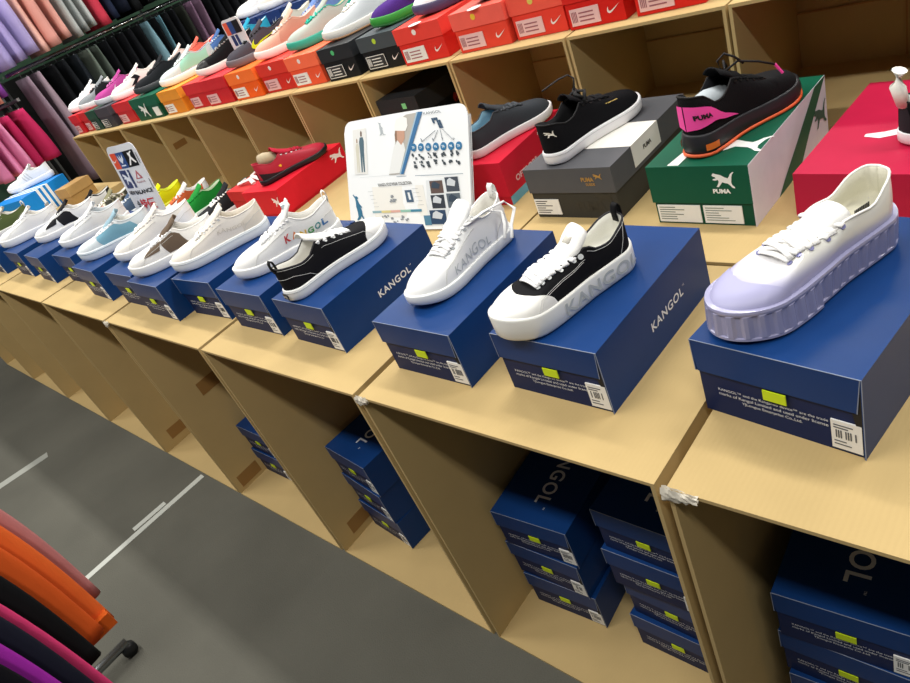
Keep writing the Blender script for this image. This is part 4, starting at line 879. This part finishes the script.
# leaning price card
BLc = Vector((-2.570, -.008, H0+.0006)); BRc = Vector((-2.372, .020, H0+.0006))
e, f, m, Wd = board('price_card', 'tall white price card with sport logos and red price, leaning upright', 'sign', BLc, BRc, .340, .13, .003, .03, .012)
m.build('card', mat('#dfe2e8', .3, 'paper'), e)
def pc(name, pts, c, off=.0012): mm = MB(); poly2(mm, pts, lambda a, b: f(a*Wd, b*.335, off), sub=1); return mm.build(name, mat(c, .45), e)
pc('orange_logo_square', [(.06, .76), (.34, .76), (.34, .94), (.06, .94)], '#e5502e'); pc('swoosh', [(.20+x*.24, .85+y*.10) for x, y in SWOOSH], '#f6f0ec', .0018)
pc('blue_logo_square', [(.34, .76), (.62, .76), (.62, .94), (.34, .94)], '#2a4a86')
for a0 in (-.5, 0, .5): pc('leaf', [(.48, .81), (.48+a0*.10-.03, .86), (.48+a0*.18, .92), (.48+a0*.10+.03, .86)], '#dfe6f2', .0018)
pc('leaf_bar', [(.40, .785), (.56, .785), (.56, .80), (.40, .80)], '#dfe6f2', .0018)
pc('black_logo_square', [(.62, .76), (.90, .76), (.90, .94), (.62, .94)], '#15161a'); pc('jumping_figure', [(.66, .78), (.70, .78), (.76, .84), (.84, .79), (.87, .80), (.79, .87), (.80, .90), (.85, .92), (.83, .93), (.77, .91), (.74, .92), (.73, .90), (.75, .87)], '#f0f0f0', .0018)
pc('navy_logo_square', [(.10, .53), (.55, .53), (.55, .74), (.10, .74)], '#26366a'); pc('cat_logo', [(.34+x*.34, .635+y*.16) for x, y in CAT], '#e8ecf4', .0018)
pc('triangle_logo', [(.64, .62), (.82, .62), (.73, .72)], '#b8606a'); pc('triangle_inner', [(.69, .63), (.77, .63), (.73, .68)], '#dfe2e8', .0018)
def wc(s, x, y, wd, ht, c, b=.03): mm = MB(); letters(mm, s, lambda p, q: f(x*Wd+p, y*.335+q, .0016), wd, ht, bold=b); mm.build('print', mat(c, .5), e)
wc('Reebok', .73, .585, .045, .007, '#9a5a62', .0); wc('NEW BALANCE', .50, .475, .165, .016, '#23242a')
wc('\u7279\u50f9', .60, .33, .090, .044, '#c9303a', .02); wc('\u5168', .26, .33, .036, .036, '#2a2a2e', .02)
pc('gold_strip', [(.30, .15), (.78, .15), (.78, .23), (.30, .23)], '#d8c88c'); pc('gold_strip', [(.34, .04), (.84, .04), (.84, .11), (.34, .11)], '#d8c88c')
pc('side_print', [(.94, .78), (.955, .78), (.955, .90), (.94, .90)], '#2a2a2e'); pc('side_print', [(.955, .48), (.97, .48), (.97, .60), (.955, .60)], '#2a2a2e')
# the small sign on the upper row
BLc = Vector((-2.40, .640, ZT+.106)); BRc = Vector((-2.27, .640, ZT+.106))
e, f, m, Wd = board('price_card', 'small white card with sport logos standing among the upper row shoes', 'sign', BLc, BRc, .165, .0, .003, .02, .004)
m.build('card', mat('#e6e8ea', .4, 'paper'), e)
def pc(name, pts, c, off=.0012): mm = MB(); poly2(mm, pts, lambda a, b: f(a*Wd, b*.165, off), sub=0); return mm.build(name, mat(c, .45), e)
pc('orange_logo_square', [(.06, .66), (.34, .66), (.34, .94), (.06, .94)], '#e5603e'); pc('blue_logo_square', [(.34, .66), (.62, .66), (.62, .94), (.34, .94)], '#2a4a86'); pc('black_logo_square', [(.62, .66), (.92, .66), (.92, .94), (.62, .94)], '#15161a')
pc('navy_logo_square', [(.22, .40), (.62, .40), (.62, .64), (.22, .64)], '#26366a'); pc('red_print', [(.30, .14), (.62, .14), (.62, .28), (.30, .28)], '#c9606a'); pc('gold_strip', [(.3, .02), (.8, .02), (.8, .1), (.3, .1)], '#d8c88c')

# ------------------------------------------------------------------ clothes racks
def garment(name, label, cat, col, y, thick, z0, z1, xa, xb, group, folds=3, rough=.85, taper=.92, hook=None, seed=0, sheen=False):
    """flat-hung garment: long section seen edge-on, folds along its height; hung from a rail above"""
    rnd = random.Random(seed+int(y*1000)); w_ = xb-xa
    e = thing(name, label, cat, ((xa+xb)/2, y, z0), rnd.uniform(-.05, .05), group)
    m = MB(); nz = 10; na = 20; P = []
    ph = rnd.uniform(0, 6)
    for i in range(nz+1):
        q = i/nz; zz = (z1-z0)*q; ww = w_*(1-(1-taper)*q); th = thick*(1-.55*q**2); row = []
        for j in range(na):
            a = 2*math.pi*j/na; cx = math.cos(a); sy = math.sin(a)
            xx = ww/2*(abs(cx)**.6)*(1 if cx >= 0 else -1); yy = th/2*(abs(sy)**.7)*(1 if sy >= 0 else -1)
            yy += thick*.18*math.sin(folds*xx/w_*6+ph)*(1-q*.6); xx += .01*math.sin(q*5+ph)
            row.append(Vector((xx, yy, zz)))
        P.append(row)
    m.grid(P, True)
    for r_, o_ in ((P[0], 0), (P[-1], 1)):
        n0 = (0 if o_ == 0 else nz*na); m.f.append(tuple(range(n0, n0+na))[::(-1 if o_ == 0 else 1)]); m.m.append(0)
    m.build('cloth', mat(col, rough, 'cloth'), e, smooth=True)
    hk = MB(); zt = z1-z0; top = (hook or (z1+.05))-z0
    hk.box((-w_*.32, -.004, zt-.006), (w_*.32, .004, zt+.006)); hk.tube([(0, 0, zt), (0, 0, top-.012), (.008, 0, top), (.014, 0, top-.012)], .0016, 6)
    hk.build('hanger', CHROME, e)
    return e
RX = -4.95
def rail(name, label, y0, y1, zr, feet=()):
    e = thing(name, label, 'rail', (RX, y0, zr)); m = MB(); m.tube([(0, 0, 0), (0, y1-y0, 0)], .012, 8); m.build('rod', CHROME, e, smooth=True)
    return e
e = rail('clothes_rail', 'chrome rail above the black trousers on the left wall', .60, 3.6, H0+.685)
for yy, lb in ((.58, 'left chrome wall post of the pair beside the mauve trousers'), (.628, 'right chrome wall post of the pair beside the mauve trousers'), (1.78, 'chrome wall post behind the black trousers at the middle of the rail'), (3.2, 'chrome wall post beyond the right end of the trousers')):
    q = thing('wall_post', lb, 'post', (RX-.30, yy, 0)); m = MB(); m.box((0, 0, 0), (.015, .013, 2.3)); m.build('upright', mat('#8d9291', .35, 'plain', .6), q)
    for zz in (H0+.685, H0+1.32): m = MB(); m.box((.015, .002, zz-.006), (.288, .010, zz+.006)); m.build('bracket', CHROME, q)
e = rail('clothes_rail', 'upper chrome rail carrying the lavender and peach tops', .0, 3.6, H0+1.32)
e = rail('clothes_rail', 'lower rail above the pink tops at the left edge', -.05, .57, H0+.545)
for yy in (.62, -.02):
    m = MB(); m.box((-.6, yy, -.01), (0, yy+.02, .01)); m.build('bracket', CHROME, e)
ZR = H0+.685
lows = [('mauve grey trousers beside the left end of the tall row', .76, .070, '#a08c98', -.02), ('second mauve grey trousers leg left of the black trousers', .68, .045, '#8f7c8a', -.02), ('black trousers', .85, .06, '#131518', .0), ('black trousers', .93, .06, '#16191d', .0), ('charcoal trousers with small dot left of the sage pair', 1.02, .07, '#20262c', .02),
 ('sage grey green trousers on the wall rail', 1.11, .045, '#6e7a70', .26), ('second darker sage trousers', 1.175, .030, '#59645c', .26)]
lows += [('black trousers', 1.24+.068*k, .05, ('#14161a', '#101215', '#15171b')[k % 3], .0) for k in range(5)]
lows += [('pale blue trousers on the wall rail', 1.585, .045, '#7fa6b4', .24), ('black trousers', 1.64, .04, '#101215', .0), ('slim pale blue trousers right of the wider pale blue pair', 1.69, .022, '#6a98a8', .24), ('black trousers', 1.75, .05, '#101215', .0), ('black trousers', 1.81, .05, '#14161a', .0), ('olive black trousers left of the plum pair', 1.88, .06, '#2a2d28', .1), ('plum mauve trousers with a stripe', 1.96, .045, '#7c6078', .2), ('lighter plum trousers right of the striped plum pair', 2.03, .035, '#8c7088', .2)]
lows += [('black trousers', 2.10+.072*k, .055, ('#101215', '#15171b')[k % 2], .0) for k in range(5)]
lows += [('dusty mauve trousers left of the white pair', 2.47, .045, '#9a8090', .2), ('white trousers at the right end of the wall rail', 2.56, .05, '#d5d8d6', .2), ('grey white trousers at the far right end of the wall rail', 2.63, .03, '#b4bab6', .2)]
for lb, y, th, c, zb in lows:
    garment('trousers', lb if lb != 'black trousers' else 'black trousers hanging on the wall rail behind the upper row', 'trousers', c, y, th, H0+zb-.05, H0+.640, RX-.16, RX+.16, 'trousers on the wall rail' if lb != 'black trousers' else 'black trousers on the wall rail', hook=ZR+.012, taper=.8)
ups = [('lavender top at the left edge of the upper rail', .615, .07, '#a79bd0'), ('lavender top, middle of the three', .70, .07, '#a497cc'), ('lavender top next to the peach tops', .79, .06, '#b0a4d6'), ('pale peach top next to the lavender tops', .87, .05, '#e8b3a6'), ('peach pink top, middle of the three peach tops', .95, .08, '#e2a196'), ('peach top next to the grey trousers', 1.04, .05, '#e0a498'),
 ('grey white striped trousers on the upper rail next to peach', 1.11, .035, '#b3b8b6'), ('grey white striped trousers on the upper rail, middle', 1.16, .035, '#a0a6a5'), ('grey white striped trousers on the upper rail next to red', 1.225, .04, '#b8bcba'), ('bright coral red top on the upper rail', 1.31, .08, '#c83c50'), ('navy trousers right of the coral red top', 1.40, .05, '#20283e'), ('dark navy trousers further right on the upper rail', 1.47, .05, '#171d2c'), ('black top on the upper rail right of the navy', 1.56, .08, '#101214'), ('black jacket on the upper rail', 1.70, .12, '#0e1012'), ('black coat on the upper rail toward the right', 1.88, .14, '#0e1012'), ('wide black coat at the right end of the upper rail', 2.10, .16, '#101214')]
for k, (lb, y, th, c) in enumerate(ups):
    garment('hanging_top' if k < 6 or k in (9,) or k > 11 else 'trousers', lb, 'clothing', c, y, th, H0+.715+(.012*(k % 3)), H0+1.26, RX-.20, RX+.20, 'clothes on the upper rail', hook=H0+1.332)
lft = [('violet purple top at the left edge', .505, .045, '#8a4aa8', .555, 1.0), ('peach slip left of the violet top', .455, .03, '#e8a48e', .53, 1.0), ('mint green slip left of the violet top', .415, .022, '#9cd0b8', .545, 1.0), ('peach slip at the far left edge', .37, .04, '#e0947e', .56, 1.0)]
for lb, y, th, c, a, b in lft: garment('hanging_top', lb, 'clothing', c, y, th, H0+a+.035, H0+1.26, RX-.16, RX+.12, 'clothes on the upper rail, left bay', hook=H0+1.332)
for lb, y, th, c in (('hot pink top at the right of the lower left rail', .515, .09, '#b82858'), ('second hot pink top behind the light pink tops', .42, .07, '#b02454'), ('light pink top beside the hot pink top', .345, .05, '#dc88b0'), ('light pink top, middle', .285, .05, '#d680aa'), ('light pink top at the left edge', .21, .07, '#cf7aa4')):
    garment('hanging_top', lb, 'clothing', c, y, th, H0+.17, H0+.50, RX-.2, RX+.2, 'pink tops on the lower left rail', hook=H0+.557)
# dark lower panel behind the rails
mm = MB(); mm.box((-5.40, .5, 0), (-5.36, 2.62, H0+.66)); struct(mm.build('trim_1', mat('#0f1212', .8)))

# near rack, bottom left
e = thing('clothing_rack', 'chrome clothes rack at the bottom left whose foot shows on the carpet', 'clothes rack', (-1.2, -1.26, 0))
m = MB(); m.tube([(-.55, 0, 1.16), (.75, 0, 1.16)], .014, 8); m.build('rail', CHROME, e, smooth=True)
for x in (-.52, .72): m = MB(); m.tube([(x, 0, .06), (x, 0, 1.16)], .012, 8); m.build('upright', CHROME, e, smooth=True)
m = MB(); m.tube([(-.52, -.22, .05), (-.52, .21, .05)], .014, 8); m.tube([(.72, -.22, .05), (.72, .1, .05)], .014, 8); m.tube([(-.52, 0, .06), (.72, 0, .06)], .010, 8); ft = m.build('foot', mat('#8f9396', .25, 'plain', .9), e, smooth=True)
for x, y in ((-.52, .20), (-.52, -.2), (.72, -.2), (.72, .09)): m = MB(); m.tube([(x-.012, y, .024), (x+.012, y, .024)], .022, 12); m.build('caster', mat('#1c1e20', .4), ft, smooth=True)
near = [('faded dusty pink jacket behind the orange jacket on the near rack', -1.04, .028, '#c07a78', -.988, .670), ('bright orange jacket on the near rack', -.995, .034, '#e8682c', -1.002, .632), ('second orange jacket under the black top on the near rack', -.950, .032, '#d95a22', -1.024, .650),
  ('black textured top on the near rack', -.905, .030, '#121315', -1.050, .650), ('hot pink long top hanging lowest on the near rack', -.868, .024, '#e04078', -1.068, .50), ('black navy jacket in front of the hot pink top', -.830, .032, '#1b1d2b', -1.080, .62), ('magenta purple top on the near rack', -.790, .030, '#a32aa8', -1.100, .60), ('black top between the magenta and the blue ones', -.750, .026, '#141318', -1.112, .60), ('periwinkle blue top at the very corner of the photo', -.712, .024, '#5a62b8', -1.128, .60)]
def side_garment(label, x, th, col, yn, zb, group, k):
    e = thing('jacket', label, 'clothing', (x, yn-.24, zb), 0, group)
    m = MB(); nz = 14; na = 28; P = []; ph = k*1.3; zt = 1.06-zb
    for i in range(nz+1):
        q = i/nz; zz = zt*q; dp = .24*(1-.20*q**3); t_ = th*(1-.3*q); row = []
        for j in range(na):
            a = 2*math.pi*j/na; yy = dp*(abs(math.cos(a))**.5)*(1 if math.cos(a) >= 0 else -1); xx = t_/2*(abs(math.sin(a))**.6)*(1 if math.sin(a) >= 0 else -1)
            xx += .003*math.sin(yy*32+ph+q*1.5)*(1-q*.5)
            row.append(Vector((xx, yy, zz+(.006*math.sin(yy*20+ph) if i == 0 else 0))))
        P.append(row)
    m.grid(P, True); m.f.append(tuple(range(na))[::-1]); m.f.append(tuple(range(nz*na, nz*na+na))); m.m += [0, 0]
    b = m.build('cloth', mat(col, .8, 'cloth'), e, smooth=True)
    if 'bright orange' in label:
        m = MB(); m.box((-.024, .02, .0), (.026, .238, .03)); m.build('hem_band', mat('#c85a1c', .7, 'cloth'), e)
    h = MB(); h.tube([(0, -.17, zt-.02), (0, 0, zt+.01), (0, .17, zt-.02)], .004, 6); h.tube([(0, 0, zt+.01), (0, 0, zt+.085), (0, .012, zt+.10)], .002, 6); h.build('hanger', CHROME, e)
for k, (lb, x, th, c, yn, zb) in enumerate(near): side_garment(lb, x, th, c, yn, zb, 'clothes on the near rack', k)
